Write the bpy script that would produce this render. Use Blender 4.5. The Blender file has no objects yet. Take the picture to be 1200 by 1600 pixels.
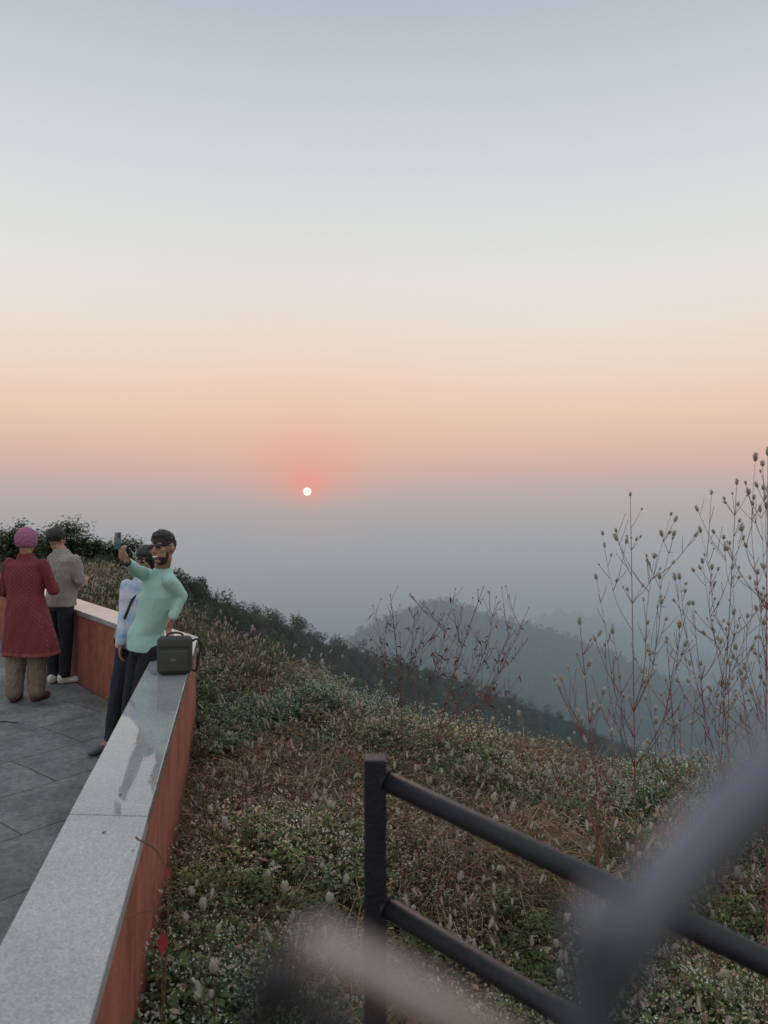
import bpy, bmesh, math, random
import numpy as np
from mathutils import Vector, Matrix, noise as mnoise
random.seed(7); rng=np.random.default_rng(11)
D=bpy.data; SC=bpy.context.scene; COL=SC.collection
SC.view_settings.view_transform='Standard'; SC.view_settings.look='None'; SC.view_settings.exposure=0

def lin(c):
    return tuple(((v/255)/12.92 if v/255<=0.04045 else ((v/255+0.055)/1.055)**2.4) for v in c)
def lin4(c): return lin(c)+(1,)
# image pixel column (u), pixel row (v) and assumed depth -> world metres (eye level = z 0)
def from_pixel(u,v,d): return Vector(((u-600)/1200*d, d, -(v-770)/1200*d))

# ------------------------------------------------------------------ node helpers
def N(nt,t,loc=None,**kw):
    n=nt.nodes.new(t)
    for k,v in kw.items(): setattr(n,k,v)
    return n
def L(nt,a,b): nt.links.new(a,b)
def math_(nt,op,a,b=None,clamp=False):
    n=N(nt,'ShaderNodeMath',operation=op); n.use_clamp=clamp
    for i,v in enumerate((a,b)):
        if v is None: continue
        if isinstance(v,(int,float)): n.inputs[i].default_value=v
        else: L(nt,v,n.inputs[i])
    return n.outputs[0]
def mixc(nt,f,a,b,blend='MIX'):
    n=N(nt,'ShaderNodeMix',data_type='RGBA',blend_type=blend)
    for s,v in ((n.inputs[0],f),(n.inputs[6],a),(n.inputs[7],b)):
        if isinstance(v,(int,float)): s.default_value=v
        elif isinstance(v,tuple): s.default_value=v if len(v)==4 else v+(1,)
        else: L(nt,v,s)
    return n.outputs[2]
def noise_(nt,scale,detail=4,vec=None,rough=.55):
    n=N(nt,'ShaderNodeTexNoise'); n.inputs['Scale'].default_value=scale; n.inputs['Detail'].default_value=detail
    n.inputs['Roughness'].default_value=rough
    if vec is not None: L(nt,vec,n.inputs['Vector'])
    return n
def ramp(nt,fac,stops,interp='LINEAR'):
    r=N(nt,'ShaderNodeValToRGB'); cr=r.color_ramp; cr.interpolation=interp
    while len(cr.elements)>1: cr.elements.remove(cr.elements[-1])
    cr.elements[0].position=stops[0][0]; cr.elements[0].color=stops[0][1]
    for p,c in stops[1:]:
        e=cr.elements.new(p); e.color=c
    L(nt,fac,r.inputs[0]); return r.outputs[0]

SUN=from_pixel(480,768,1).normalized()
def sky_group():
    g=D.node_groups.new('evening_sky','ShaderNodeTree')
    g.interface.new_socket('Vector',in_out='INPUT',socket_type='NodeSocketVector')
    g.interface.new_socket('Color',in_out='OUTPUT',socket_type='NodeSocketColor')
    gi=N(g,'NodeGroupInput'); go=N(g,'NodeGroupOutput')
    nz=N(g,'ShaderNodeVectorMath',operation='NORMALIZE'); L(g,gi.outputs[0],nz.inputs[0])
    sp=N(g,'ShaderNodeSeparateXYZ'); L(g,nz.outputs[0],sp.inputs[0])
    fac=math_(g,'DIVIDE',math_(g,'ADD',sp.outputs[2],0.5),1.5)
    pts=[(1500,(84,94,102)),(1300,(92,104,113)),(1100,(111,124,133)),(1000,(128,140,148)),(920,(142,151,158)),(860,(155,160,164)),
         (820,(165,164,166)),(785,(177,170,168)),(755,(191,173,168)),(730,(207,178,168)),(700,(221,186,171)),(650,(232,201,182)),
         (590,(237,214,197)),(520,(236,224,211)),(430,(228,227,222)),(330,(217,221,221)),(200,(203,211,216)),(80,(188,199,207)),(0,(178,190,201))]
    st=[]
    for y,c in pts:
        s=math.sin(math.atan((770-y)/1200)); st.append(((s+.5)/1.5,lin4(c)))
    st.append((0.80,(0.74,0.80,0.86,1))); st.append((1.0,(0.84,0.88,0.95,1)))
    st.insert(0,(0.0,(0.03,0.04,0.055,1)))
    col=ramp(g,fac,st)
    dt=N(g,'ShaderNodeVectorMath',operation='DOT_PRODUCT'); L(g,nz.outputs[0],dt.inputs[0]); dt.inputs[1].default_value=SUN
    dm=math_(g,'MAXIMUM',dt.outputs['Value'],0.0)
    up=N(g,'ShaderNodeMapRange',interpolation_type='SMOOTHSTEP'); L(g,sp.outputs[2],up.inputs[0])
    up.inputs[1].default_value=-0.03; up.inputs[2].default_value=0.03; up.inputs[3].default_value=.12; up.inputs[4].default_value=1
    g1=math_(g,'MULTIPLY',math_(g,'MULTIPLY',math_(g,'POWER',dm,40),.20),up.outputs[0])
    g2=math_(g,'MULTIPLY',math_(g,'MULTIPLY',math_(g,'POWER',dm,480),.42),up.outputs[0])
    g3=math_(g,'MULTIPLY',math_(g,'MULTIPLY',math_(g,'POWER',dm,4000),.42),up.outputs[0])
    c1=mixc(g,g1,col,lin4((242,178,156))); c2=mixc(g,g2,c1,lin4((247,152,132))); c3=mixc(g,g3,c2,lin4((254,134,112)))
    ns=noise_(g,1.3,2,nz.outputs[0]); c4=mixc(g,math_(g,'MULTIPLY',math_(g,'SUBTRACT',ns.outputs[0],.35,True),.10),c3,lin4((175,175,175)))
    L(g,c4,go.inputs[0]); return g
SKY=sky_group()
W=D.worlds.new('World'); SC.world=W; W.use_nodes=True; nt=W.node_tree
bg=nt.nodes['Background']; tc=N(nt,'ShaderNodeTexCoord'); sg=N(nt,'ShaderNodeGroup'); sg.node_tree=SKY
L(nt,tc.outputs['Generated'],sg.inputs[0]); L(nt,sg.outputs[0],bg.inputs[0]); bg.inputs[1].default_value=1.0

def base_mat(name):
    m=D.materials.new(name); m.use_nodes=True; nt=m.node_tree
    return m,nt,nt.nodes['Principled BSDF'],nt.nodes['Material Output']
def painted_haze(m,nt,shader,out,Lx=1150.,start=80.):  # aerial haze painted into the material as sky-coloured emission, growing with distance
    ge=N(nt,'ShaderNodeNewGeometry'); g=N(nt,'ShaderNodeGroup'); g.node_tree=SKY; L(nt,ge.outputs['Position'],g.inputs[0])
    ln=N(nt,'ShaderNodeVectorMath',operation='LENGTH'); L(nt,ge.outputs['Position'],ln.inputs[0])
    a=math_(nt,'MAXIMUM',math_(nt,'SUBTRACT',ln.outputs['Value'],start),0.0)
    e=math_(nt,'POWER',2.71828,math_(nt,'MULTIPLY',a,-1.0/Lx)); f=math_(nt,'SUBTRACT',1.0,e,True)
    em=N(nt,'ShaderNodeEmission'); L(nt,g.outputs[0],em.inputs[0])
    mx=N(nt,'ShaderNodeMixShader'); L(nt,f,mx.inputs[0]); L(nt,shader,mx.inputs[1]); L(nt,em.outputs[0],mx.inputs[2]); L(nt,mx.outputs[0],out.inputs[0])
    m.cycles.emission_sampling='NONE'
def plain(name,col,rough=.8,var=.25,scale=12,bump=.0,bscale=60,metal=0.,spec=.5,spots=None):
    m,nt,p,o=base_mat(name)
    tc=N(nt,'ShaderNodeTexCoord').outputs['Object']
    n=noise_(nt,scale,5,tc); dark=tuple(c*(1-var) for c in col[:3])+(1,); lite=tuple(min(1,c*(1+var)) for c in col[:3])+(1,)
    c=mixc(nt,n.outputs[0],dark,lite)
    L(nt,c,p.inputs['Base Color']); p.inputs['Roughness'].default_value=rough; p.inputs['Metallic'].default_value=metal
    p.inputs['Specular IOR Level'].default_value=spec
    if bump>0:
        b=N(nt,'ShaderNodeBump'); b.inputs['Strength'].default_value=bump; b.inputs['Distance'].default_value=.01
        L(nt,noise_(nt,bscale,4,tc).outputs[0],b.inputs['Height']); L(nt,b.outputs[0],p.inputs['Normal'])
    return m
def attr_mat(name,trans=.3,hz=False,rough=.65,spec=.2):
    m,nt,p,o=base_mat(name)
    a=N(nt,'ShaderNodeAttribute'); a.attribute_name='Col'
    L(nt,a.outputs['Color'],p.inputs['Base Color']); p.inputs['Roughness'].default_value=rough; p.inputs['Specular IOR Level'].default_value=spec
    sh=p.outputs[0]
    if trans>0:
        t=N(nt,'ShaderNodeBsdfTranslucent'); L(nt,a.outputs['Color'],t.inputs[0])
        mx=N(nt,'ShaderNodeMixShader'); mx.inputs[0].default_value=trans; L(nt,sh,mx.inputs[1]); L(nt,t.outputs[0],mx.inputs[2]); sh=mx.outputs[0]
    if hz: painted_haze(m,nt,sh,o)
    else: L(nt,sh,o.inputs[0])
    return m

# ------------------------------------------------------------------ object helpers
def link(o,parent=None):
    COL.objects.link(o)
    if parent is not None: o.parent=parent
    return o
def tag(o,label,cat,group=None):
    o['label']=label; o['category']=cat
    if group: o['group']=group
    return o
def empty(name,loc,label,cat,group=None):
    e=D.objects.new(name,None); e.location=loc; e.empty_display_size=.2; link(e); return tag(e,label,cat,group)
def np_mesh(name,V,F,C=None,mat=None,smooth=False):
    V=np.asarray(V,dtype=np.float32); F=np.asarray(F,dtype=np.int32)
    me=D.meshes.new(name); me.vertices.add(len(V)); me.vertices.foreach_set('co',V.ravel())
    me.loops.add(F.size); me.loops.foreach_set('vertex_index',F.ravel())
    me.polygons.add(len(F)); me.polygons.foreach_set('loop_start',np.arange(0,F.size,F.shape[1],dtype=np.int32))
    if smooth: me.polygons.foreach_set('use_smooth',np.ones(len(F),dtype=bool))
    me.update(calc_edges=True)
    if C is not None:
        ca=me.color_attributes.new('Col','FLOAT_COLOR','POINT'); c4=np.ones((len(V),4),dtype=np.float32); c4[:,:3]=C
        ca.data.foreach_set('color',c4.ravel())
    if mat: me.materials.append(mat)
    return me
def obj(name,me,parent=None,loc=(0,0,0)):
    o=D.objects.new(name,me); o.location=loc; return link(o,parent)
def bm_obj(name,bm,mat,parent=None,smooth=False,loc=(0,0,0),bevel=0):
    bmesh.ops.recalc_face_normals(bm,faces=bm.faces)
    me=D.meshes.new(name); bm.to_mesh(me); bm.free(); me.materials.append(mat)
    if smooth:
        for p in me.polygons: p.use_smooth=True
    o=obj(name,me,parent,loc)
    if bevel:
        b=o.modifiers.new('bevel','BEVEL'); b.width=bevel; b.segments=2
    return o
def prism(bm,poly,z0,z1):
    a=[bm.verts.new((p[0],p[1],z1)) for p in poly]; b=[bm.verts.new((p[0],p[1],z0)) for p in poly]
    n=len(poly); bm.faces.new(a); bm.faces.new(b[::-1])
    for i in range(n): bm.faces.new((a[i],b[i],b[(i+1)%n],a[(i+1)%n]))
def rbox(bm,c,size,rot=None,bev=0.0,seg=3):
    m=Matrix.Translation(c)@(rot.to_4x4() if rot else Matrix())@Matrix.Diagonal((size[0],size[1],size[2],1))
    r=bmesh.ops.create_cube(bm,size=1,matrix=m)
    if bev>0:
        es=list({e for v in r['verts'] for e in v.link_edges})
        bmesh.ops.bevel(bm,geom=es,offset=bev,segments=seg,affect='EDGES',profile=.5)

class MB:
    def __init__(s): s.V=[];s.F=[];s.C=[]
    def leaf(s,p,d,up,Ln,Wd,col,droop=.15):
        side=d.cross(up)
        if side.length<1e-4: side=Vector((1,0,0))
        side.normalize(); i=len(s.V); mid=p+d*(Ln*.45)
        s.V+= [p,mid+side*Wd/2,p+d*Ln-Vector((0,0,droop*Ln)),mid-side*Wd/2]; s.F.append((i,i+1,i+2,i+3))
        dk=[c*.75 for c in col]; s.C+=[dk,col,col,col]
    def tube(s,pts,rs,col,n=3):
        rings=[]
        for k,p in enumerate(pts):
            t=(pts[min(k+1,len(pts)-1)]-pts[max(k-1,0)])
            if t.length<1e-6: t=Vector((0,0,1))
            t.normalize(); a=t.orthogonal().normalized()
            if k and rings: 
                a=(prev-t*prev.dot(t)); a=a.normalized() if a.length>1e-5 else t.orthogonal().normalized()
            prev=a; b=t.cross(a); i0=len(s.V)
            for j in range(n):
                an=2*math.pi*j/n; s.V.append(p+(a*math.cos(an)+b*math.sin(an))*rs[k]); s.C.append(col)
            rings.append(i0)
        for k in range(len(rings)-1):
            for j in range(n): s.F.append((rings[k]+j,rings[k]+(j+1)%n,rings[k+1]+(j+1)%n,rings[k+1]+j))
    def arr(s): return np.array([tuple(v) for v in s.V],dtype=np.float32),np.array(s.F,dtype=np.int32),np.array(s.C,dtype=np.float32)
    def mesh(s,name,mat,smooth=False):
        V,F,C=s.arr(); return np_mesh(name,V,F,C,mat,smooth)

def scatter(name,temps,pos,scl,mat,tint=None,lean=.15):
    Vs=[];Fs=[];Cs=[];off=0
    k=rng.integers(0,len(temps),len(pos)); yaw=rng.uniform(0,2*math.pi,len(pos))
    if tint is None: tint=np.ones((len(pos),3))
    for ti,(V,F,C) in enumerate(temps):
        idx=np.where(k==ti)[0]
        if len(idx)==0: continue
        c=np.cos(yaw[idx])[:,None]; s_=np.sin(yaw[idx])[:,None]; sc=scl[idx][:,None]
        x=(V[None,:,0]*c-V[None,:,1]*s_)*sc; y=(V[None,:,0]*s_+V[None,:,1]*c)*sc; z=V[None,:,2]*sc
        lx=rng.normal(0,lean,len(idx))[:,None]; ly=rng.normal(0,lean,len(idx))[:,None]
        x=x+z*lx+pos[idx][:,0:1]; y=y+z*ly+pos[idx][:,1:2]; z=z+pos[idx][:,2:3]
        P=np.stack([x,y,z],-1).reshape(-1,3)
        FF=(F[None]+(np.arange(len(idx))*len(V))[:,None,None]).reshape(-1,4)+off
        CC=(C[None]*tint[idx][:,None,:]).reshape(-1,3)
        Vs.append(P);Fs.append(FF);Cs.append(CC);off+=len(P)
    me=np_mesh(name,np.concatenate(Vs),np.concatenate(Fs),np.concatenate(Cs),mat)
    o=obj(name,me); o['kind']='stuff'; return o

# ------------------------------------------------------------------ terrain
def vn(x,y,s=0):
    xi=np.floor(x); yi=np.floor(y); fx=x-xi; fy=y-yi; fx=fx*fx*(3-2*fx); fy=fy*fy*(3-2*fy)
    def h(a,b): return np.mod(np.sin(a*127.1+b*311.7+s*74.7)*43758.5453,1.0)
    return (h(xi,yi)*(1-fx)+h(xi+1,yi)*fx)*(1-fy)+(h(xi,yi+1)*(1-fx)+h(xi+1,yi+1)*fx)*fy
def fbm(x,y,s=0,o=4):
    t=0;a=.5;f=1.
    for i in range(o): t=t+a*(vn(x*f,y*f,s+i)-.5)*2; a*=.5; f*=2.03
    return t
RC=([-400,0,150,230,300,400,520,640,780,1000,1200,1600],[26,24,19,14,10.5,8.6,7.0,6.3,6.0,5.8,6.0,6.0])
BASE=([0,150,300,520,700,850,1000,1200,1800],[-1.95,-2.0,-2.14,-2.2,-2.33,-2.48,-2.60,-2.60,-2.65])
RB=([-800,0,100,200,300,400,560,700,900,1200],[50,60,70,85,110,150,220,270,330,400])
YB=([-800,0,100,200,300,400,500,600,700,800,900,1000,1200,1500],[860,862,868,880,915,960,998,1030,1060,1093,1133,1178,1260,1400])
YC=([200,400,480,540,600,640,675,690,705,730,760,800,860,920,1000,1100,1250,1500],[1180,1085,1035,1000,968,951,940,937,940,949,960,971,986,1006,1042,1086,1145,1240])
YD=([500,700,780,820,850,880,930,980,1050,1150,1300,1600],[1180,1040,1000,978,964,958,966,980,1004,1035,1080,1200])
def in_terrace(x,y,m=0.0):
    return (x < -0.335-0.19*y+m) & (y-6.4 < -1.2*(x+1.55)+m*1.5)
def height(x,y):
    d=np.maximum(y,.05); u=600+1200*x/d
    rc=np.interp(u,*RC); dr=np.maximum(d-rc,0)
    A=np.interp(u,*BASE)+.16*fbm(x*.9,y*.9,3)-.8*dr*dr/(dr+1.2)
    A=np.where(in_terrace(x,y,.05),-2.6,A)
    R=np.interp(u,*RB); Z=-(np.interp(u,*YB)-770)/1200*R
    B=Z-.38*np.abs(R-d)+1.6*fbm(x/14,y/14,9)
    RCc=1000; C=-(np.interp(u,*YC)-770)/1200*RCc-.5*np.abs(RCc-d)+14*fbm(x/70,y/70,21)*np.clip(np.abs(RCc-d)/60,.15,1)
    RD=1900; Dd=-(np.interp(u,*YD)-770)/1200*RD-.5*np.abs(RD-d)+14*fbm(x/150,y/150,5)*np.clip(np.abs(RD-d)/100,.2,1)
    E=-430+6*fbm(x/300,y/300,8)
    return np.maximum(np.maximum(np.maximum(A,B),np.maximum(C,Dd)),E)
us=np.concatenate([np.linspace(-3000,-240,24),np.linspace(-200,1400,420),np.linspace(1440,4200,24)])
ds=np.concatenate([np.arange(.3,12,.07),np.geomspace(12,450,240),np.linspace(458,2150,200),np.geomspace(2250,60000,36)])
U,DD=np.meshgrid(us,ds); X=(U-600)/1200*DD; Y=DD; Zt=height(X,Y)
nr,nc=U.shape; V=np.stack([X,Y,Zt],-1).reshape(-1,3)
ii=np.arange(nr*nc).reshape(nr,nc); F=np.stack([ii[:-1,:-1],ii[:-1,1:],ii[1:,1:],ii[1:,:-1]],-1).reshape(-1,4)
nb=len(V); fan=[(0,.2,-2.45)]; angs=np.linspace(math.atan2(1,3),-math.pi-math.atan2(1,3),14)
for r_ in (4,900): fan+= [(r_*math.cos(a),r_*math.sin(a),-2.45 if r_<10 else -40) for a in angs]
V=np.concatenate([V,np.array(fan)]); FF=[]
for i in range(13): FF.append((nb+1+i,nb+15+i,nb+16+i,nb+2+i))
for i in range(0,12,2): FF.append((nb,nb+1+i,nb+2+i,nb+3+i))
F=np.concatenate([F,np.array(FF)])
gm,nt,p,o=base_mat('hillside_soil'); ge=N(nt,'ShaderNodeNewGeometry'); pos=ge.outputs['Position']
ln=N(nt,'ShaderNodeVectorMath',operation='LENGTH'); L(nt,pos,ln.inputs[0])
n1=noise_(nt,1.2,6,pos); near=ramp(nt,n1.outputs[0],[(.3,(.022,.024,.012,1)),(.55,(.045,.042,.022,1)),(.7,(.036,.048,.018,1))])
n2=noise_(nt,.09,8,pos,.65); fld=ramp(nt,n2.outputs[0],[(.3,(.012,.022,.012,1)),(.5,(.026,.040,.020,1)),(.62,(.065,.056,.032,1)),(.75,(.022,.034,.016,1))])
n3=noise_(nt,.006,7,pos,.7); plainc=ramp(nt,n3.outputs[0],[(.35,(.03,.05,.04,1)),(.5,(.08,.09,.08,1)),(.65,(.03,.05,.03,1))])
f1=N(nt,'ShaderNodeMapRange'); L(nt,ln.outputs['Value'],f1.inputs[0]); f1.inputs[1].default_value=15; f1.inputs[2].default_value=60
f2=N(nt,'ShaderNodeMapRange'); L(nt,ln.outputs['Value'],f2.inputs[0]); f2.inputs[1].default_value=1500; f2.inputs[2].default_value=2600
L(nt,mixc(nt,f2.outputs[0],mixc(nt,f1.outputs[0],near,fld),plainc),p.inputs['Base Color']); p.inputs['Roughness'].default_value=1; p.inputs['Specular IOR Level'].default_value=.1
painted_haze(gm,nt,p.outputs[0],o)  # soil fades into emissive painted haze far off
ground=obj('hillside_ground',np_mesh('hillside_ground',V,F,None,gm,True)); ground['kind']='structure'

# ------------------------------------------------------------------ sun disc and lamp
bm=bmesh.new(); bmesh.ops.create_uvsphere(bm,u_segments=48,v_segments=24,radius=6.3/1200*9000)
m,nt,p,o=base_mat('sun_glow'); em=N(nt,'ShaderNodeEmission'); em.inputs[0].default_value=(1,.80,.70,1); em.inputs[1].default_value=1.35; L(nt,em.outputs[0],o.inputs[0]); m.cycles.emission_sampling='NONE'
sun=bm_obj('sun',bm,m,smooth=True,loc=SUN*9000); sun['kind']='structure'
ld=D.lights.new('sun_lamp','SUN'); ld.energy=.16; ld.color=(1,.55,.40); ld.angle=math.radians(3)
lo=D.objects.new('sun_lamp',ld); link(lo); sd=Vector((SUN.x,SUN.y,math.tan(math.radians(2.5)))); lo.rotation_euler=sd.to_track_quat('Z','Y').to_euler()

# ------------------------------------------------------------------ terrace + parapet
ZT=-1.95; ZC=-1.20
m,nt,p,o=base_mat('stone_paving'); tc=N(nt,'ShaderNodeTexCoord').outputs['Object']; mp=N(nt,'ShaderNodeMapping'); L(nt,tc,mp.inputs[0]); mp.inputs['Rotation'].default_value=(0,0,math.radians(-52))
wob=noise_(nt,3,3,tc); wv=N(nt,'ShaderNodeVectorMath',operation='SCALE'); L(nt,wob.outputs['Color'],wv.inputs[0]); wv.inputs['Scale'].default_value=.04
wa=N(nt,'ShaderNodeVectorMath',operation='ADD'); L(nt,mp.outputs[0],wa.inputs[0]); L(nt,wv.outputs[0],wa.inputs[1])
bk=N(nt,'ShaderNodeTexBrick'); L(nt,wa.outputs[0],bk.inputs[0]); bk.inputs['Scale'].default_value=1; bk.inputs['Brick Width'].default_value=1.1; bk.inputs['Row Height'].default_value=.62
bk.inputs['Mortar Size'].default_value=.006; bk.inputs['Mortar Smooth'].default_value=.3
bk.inputs['Color1'].default_value=(.155,.166,.168,1); bk.inputs['Color2'].default_value=(.125,.136,.138,1); bk.inputs['Mortar'].default_value=(.05,.05,.05,1)
n=noise_(nt,2.0,12,tc,.75); n_=noise_(nt,20,9,tc,.75)
c=mixc(nt,.95,bk.outputs[0],ramp(nt,n.outputs[0],[(.32,(.35,.36,.36,1)),(.47,(.88,.88,.87,1)),(.66,(1.7,1.67,1.6,1))]),'MULTIPLY')
c=mixc(nt,.75,c,ramp(nt,n_.outputs[0],[(.35,(.5,.5,.5,1)),(.6,(1.3,1.3,1.3,1))]),'MULTIPLY')
L(nt,c,p.inputs['Base Color'])
L(nt,ramp(nt,n.outputs[0],[(.3,(.45,.45,.45,1)),(.65,(.75,.75,.75,1))]),p.inputs['Roughness'])
b=N(nt,'ShaderNodeBump'); b.inputs['Strength'].default_value=.9; b.inputs['Distance'].default_value=.02
L(nt,math_(nt,'ADD',n_.outputs[0],math_(nt,'MULTIPLY',bk.outputs['Fac'],-.8)),b.inputs['Height']); L(nt,b.outputs[0],p.inputs['Normal'])
paving=m
def nin(y): return (-.632-.19*y,y)
def fin(x): return (x,6.214-1.2*(x+1.773))
CI=(-1.821,6.272); CO=(-1.55,6.4)
bm=bmesh.new(); prism(bm,[nin(-3),CI,fin(-11),(-20,17),(-20,-3)],-2.25,ZT); f=bm_obj('terrace_floor',bm,paving); f['kind']='structure'

def granite(name,rough,tone,spk,ra=.12):
    m,nt,p,o=base_mat(name); tc=N(nt,'ShaderNodeTexCoord').outputs['Object']
    v=noise_(nt,170,4,tc,.85); w=noise_(nt,3,6,tc,.65)
    c=ramp(nt,v.outputs[0],[(.30,(tone*.15,)*3+(1,)),(.44,(tone*.75,tone*.77,tone*.80,1)),(.55,(tone,tone,tone*1.02,1)),(.66,(tone*spk,tone*spk,tone*spk,1))])
    c=mixc(nt,.6,c,ramp(nt,w.outputs[0],[(.3,(.68,.68,.68,1)),(.6,(1.1,1.1,1.1,1))]),'MULTIPLY')
    L(nt,c,p.inputs['Base Color']); 
    rr=math_(nt,'ADD',math_(nt,'MULTIPLY',w.outputs[0],ra),rough-ra*.4); L(nt,rr,p.inputs['Roughness']); p.inputs['Specular IOR Level'].default_value=.9
    return m
g_rough=granite('flamed_granite',.42,.38,1.6); g_pol=granite('polished_granite',.04,.33,1.4,.05)
m,nt,p,o=base_mat('terracotta_paint'); tc=N(nt,'ShaderNodeTexCoord').outputs['Object']
n=noise_(nt,3.5,9,tc,.75); mp=N(nt,'ShaderNodeMapping'); L(nt,tc,mp.inputs[0]); mp.inputs['Scale'].default_value=(6,6,.8); n2=noise_(nt,1.5,6,mp.outputs[0],.65)
c=ramp(nt,n.outputs[0],[(.32,(.17,.056,.034,1)),(.45,(.27,.083,.048,1)),(.55,(.33,.105,.060,1)),(.68,(.38,.15,.095,1))])
c=mixc(nt,.5,c,ramp(nt,n2.outputs[0],[(.34,(.42,.40,.40,1)),(.5,(1,1,1,1))]),'MULTIPLY')
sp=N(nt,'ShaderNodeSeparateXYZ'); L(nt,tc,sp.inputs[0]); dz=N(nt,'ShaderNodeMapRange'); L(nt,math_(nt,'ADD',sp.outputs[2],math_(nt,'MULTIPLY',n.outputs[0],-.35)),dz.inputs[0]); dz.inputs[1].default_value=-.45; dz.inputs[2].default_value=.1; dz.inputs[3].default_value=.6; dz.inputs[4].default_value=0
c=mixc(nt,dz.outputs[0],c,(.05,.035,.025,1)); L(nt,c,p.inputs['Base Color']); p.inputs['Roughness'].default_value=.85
b=N(nt,'ShaderNodeBump'); b.inputs['Strength'].default_value=.7; b.inputs['Distance'].default_value=.008; L(nt,noise_(nt,45,6,tc).outputs[0],b.inputs['Height']); L(nt,b.outputs[0],p.inputs['Normal'])
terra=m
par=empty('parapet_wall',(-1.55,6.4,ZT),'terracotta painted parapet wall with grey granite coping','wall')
off=Vector((-1.55,6.4,ZT))
def loc(p): return (p[0]-off.x,p[1]-off.y)
def nout(y): return (-.335-.19*y,y)
def fout(x): return (x,6.4-1.2*(x+1.55))
i_=.012
bm=bmesh.new()
wp=[(nout(-1.2)[0]-i_,-1.2),(CO[0]-i_,CO[1]-i_),(fout(-11)[0],fout(-11)[1]-2*i_),(fin(-11)[0],fin(-11)[1]+2*i_),(CI[0]+i_,CI[1]+i_),(nin(-1.2)[0]+i_,-1.2)]
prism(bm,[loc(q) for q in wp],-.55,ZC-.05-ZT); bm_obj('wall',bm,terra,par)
def slab(pts,mat,lab=None):
    bm=bmesh.new(); prism(bm,[loc(q) for q in pts],ZC-.05-ZT+.0005,ZC-ZT); s=bm_obj('coping_slab',bm,mat,par,bevel=.004)
    if lab: s['label']=lab
g=.0025
slab([nout(-1.2),nout(.9-g),nin(.9-g),nin(-1.2)],g_rough)
slab([nout(.9+g),nout(2.85-g),nin(2.87-g),nin(.9+g)],g_rough,'coarse speckled granite coping slab')
slab([nout(2.85+g),CO,CI,nin(2.87+g)],g_pol,'polished granite coping slab mirroring the sky')
xs=[-1.55,-3.1,-4.7,-6.3,-8,-11]
for k in range(5):
    a,b_=xs[k],xs[k+1]; o1=CO if k==0 else fout(a-g); i1=CI if k==0 else fin(a-.223-g)
    if k==0: o1=(CO[0]-.003,CO[1]+.0036); i1=(CI[0]-.003,CI[1]+.0036)
    slab([o1,fout(b_+g),fin(b_-.223+g),i1],g_pol)

# ------------------------------------------------------------------ railing
blk=plain('black_painted_steel',(.010,.012,.018),.5,.5,25,.25,90,0,.4)
rdir=Vector((.575,-.45,-.107))
rl=empty('railing',(0,1.6,-2.35),'black steel railing with square post and two round rails','railing')
def cyl(bm,p0,p1,r0,r1=None,seg=28):
    r1=r0 if r1 is None else r1; d=p1-p0
    M=Matrix.Translation((p0+p1)/2)@d.to_track_quat('Z','Y').to_matrix().to_4x4()
    bmesh.ops.create_cone(bm,cap_ends=True,segments=seg,radius1=r0,radius2=r1,depth=d.length,matrix=M)
yaw=Matrix.Rotation(math.radians(0),3,'Z')
bm=bmesh.new(); rbox(bm,Vector((-.018,0,.9)),(.046,.046,1.8),yaw,.003,2); bm_obj('post',bm,blk,rl)
p2=rdir*1.75
bm=bmesh.new(); rbox(bm,Vector((p2.x,p2.y,.75)),(.046,.046,1.7),yaw,.003,2); bm_obj('post',bm,blk,rl)
for z in (1.752,1.49):
    bm=bmesh.new(); s=Vector((.004,-.003,z)); cyl(bm,s,s+rdir*1.72,.0205,seg=40)
    cyl(bm,s-rdir*.002,s+rdir*.012,.025,seg=24)
    bm_obj('rail',bm,blk,rl,smooth=False)
for o_ in rl.children:
    if o_.name.startswith('rail'):
        for p_ in o_.data.polygons:
            if len(p_.vertices)==4: p_.use_smooth=True

# bent metal grab handle standing very close to the view-point
def metal(name,c,me_,ro):
    m,nt,p,o=base_mat(name); n=noise_(nt,30,3,N(nt,'ShaderNodeTexCoord').outputs['Object']); L(nt,mixc(nt,n.outputs[0],tuple(q*.8 for q in c)+(1,),tuple(q*1.2 for q in c)+(1,)),p.inputs['Base Color']); p.inputs['Metallic'].default_value=me_; p.inputs['Roughness'].default_value=ro; return m
hm=metal('satin_grey_metal',(.13,.145,.18),.6,.35); hm2=metal('warm_highlight_metal',(.46,.39,.37),.9,.28)  # second metal: base colour lightened and warmed to carry the pinkish highlight
def bez(P,n=10):
    out=[]
    Q=[P[0]]+P+[P[-1]]
    for i in range(1,len(Q)-2):
        a,b,c,d=Q[i-1],Q[i],Q[i+1],Q[i+2]
        for k in range(n):
            t=k/n; out.append(.5*((2*b)+(c-a)*t+(2*a-5*b+4*c-d)*t*t+(3*b-a-3*c+d)*t**3))
    out.append(P[-1]); return out
hb=from_pixel(915,1560,.125); hbase=Vector((hb.x,hb.y,-2.4))
gh=empty('grab_handle',hbase,'bent grey metal grab handle on a slim stand','handle')
def rod(pts,rs,mat,name='bar'):
    mb=MB(); P=bez([q-hbase for q in pts]); n=len(P); R=[np.interp(i/(n-1),[k/(len(rs)-1) for k in range(len(rs))],rs) for i in range(n)]
    mb.tube(P,R,(1,1,1),16); me=mb.mesh(name,mat,True); return obj(name,me,gh)
rod([from_pixel(1420,1020,.14),from_pixel(1270,1150,.135),from_pixel(1130,1285,.130),from_pixel(1020,1415,.126),from_pixel(955,1540,.124),from_pixel(925,1690,.124),Vector((hb.x,.13,-.4)),Vector((hb.x,.125,-2.4))],[.0062,.0062,.0056,.0050,.0046,.0046,.0046],hm)
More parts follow.
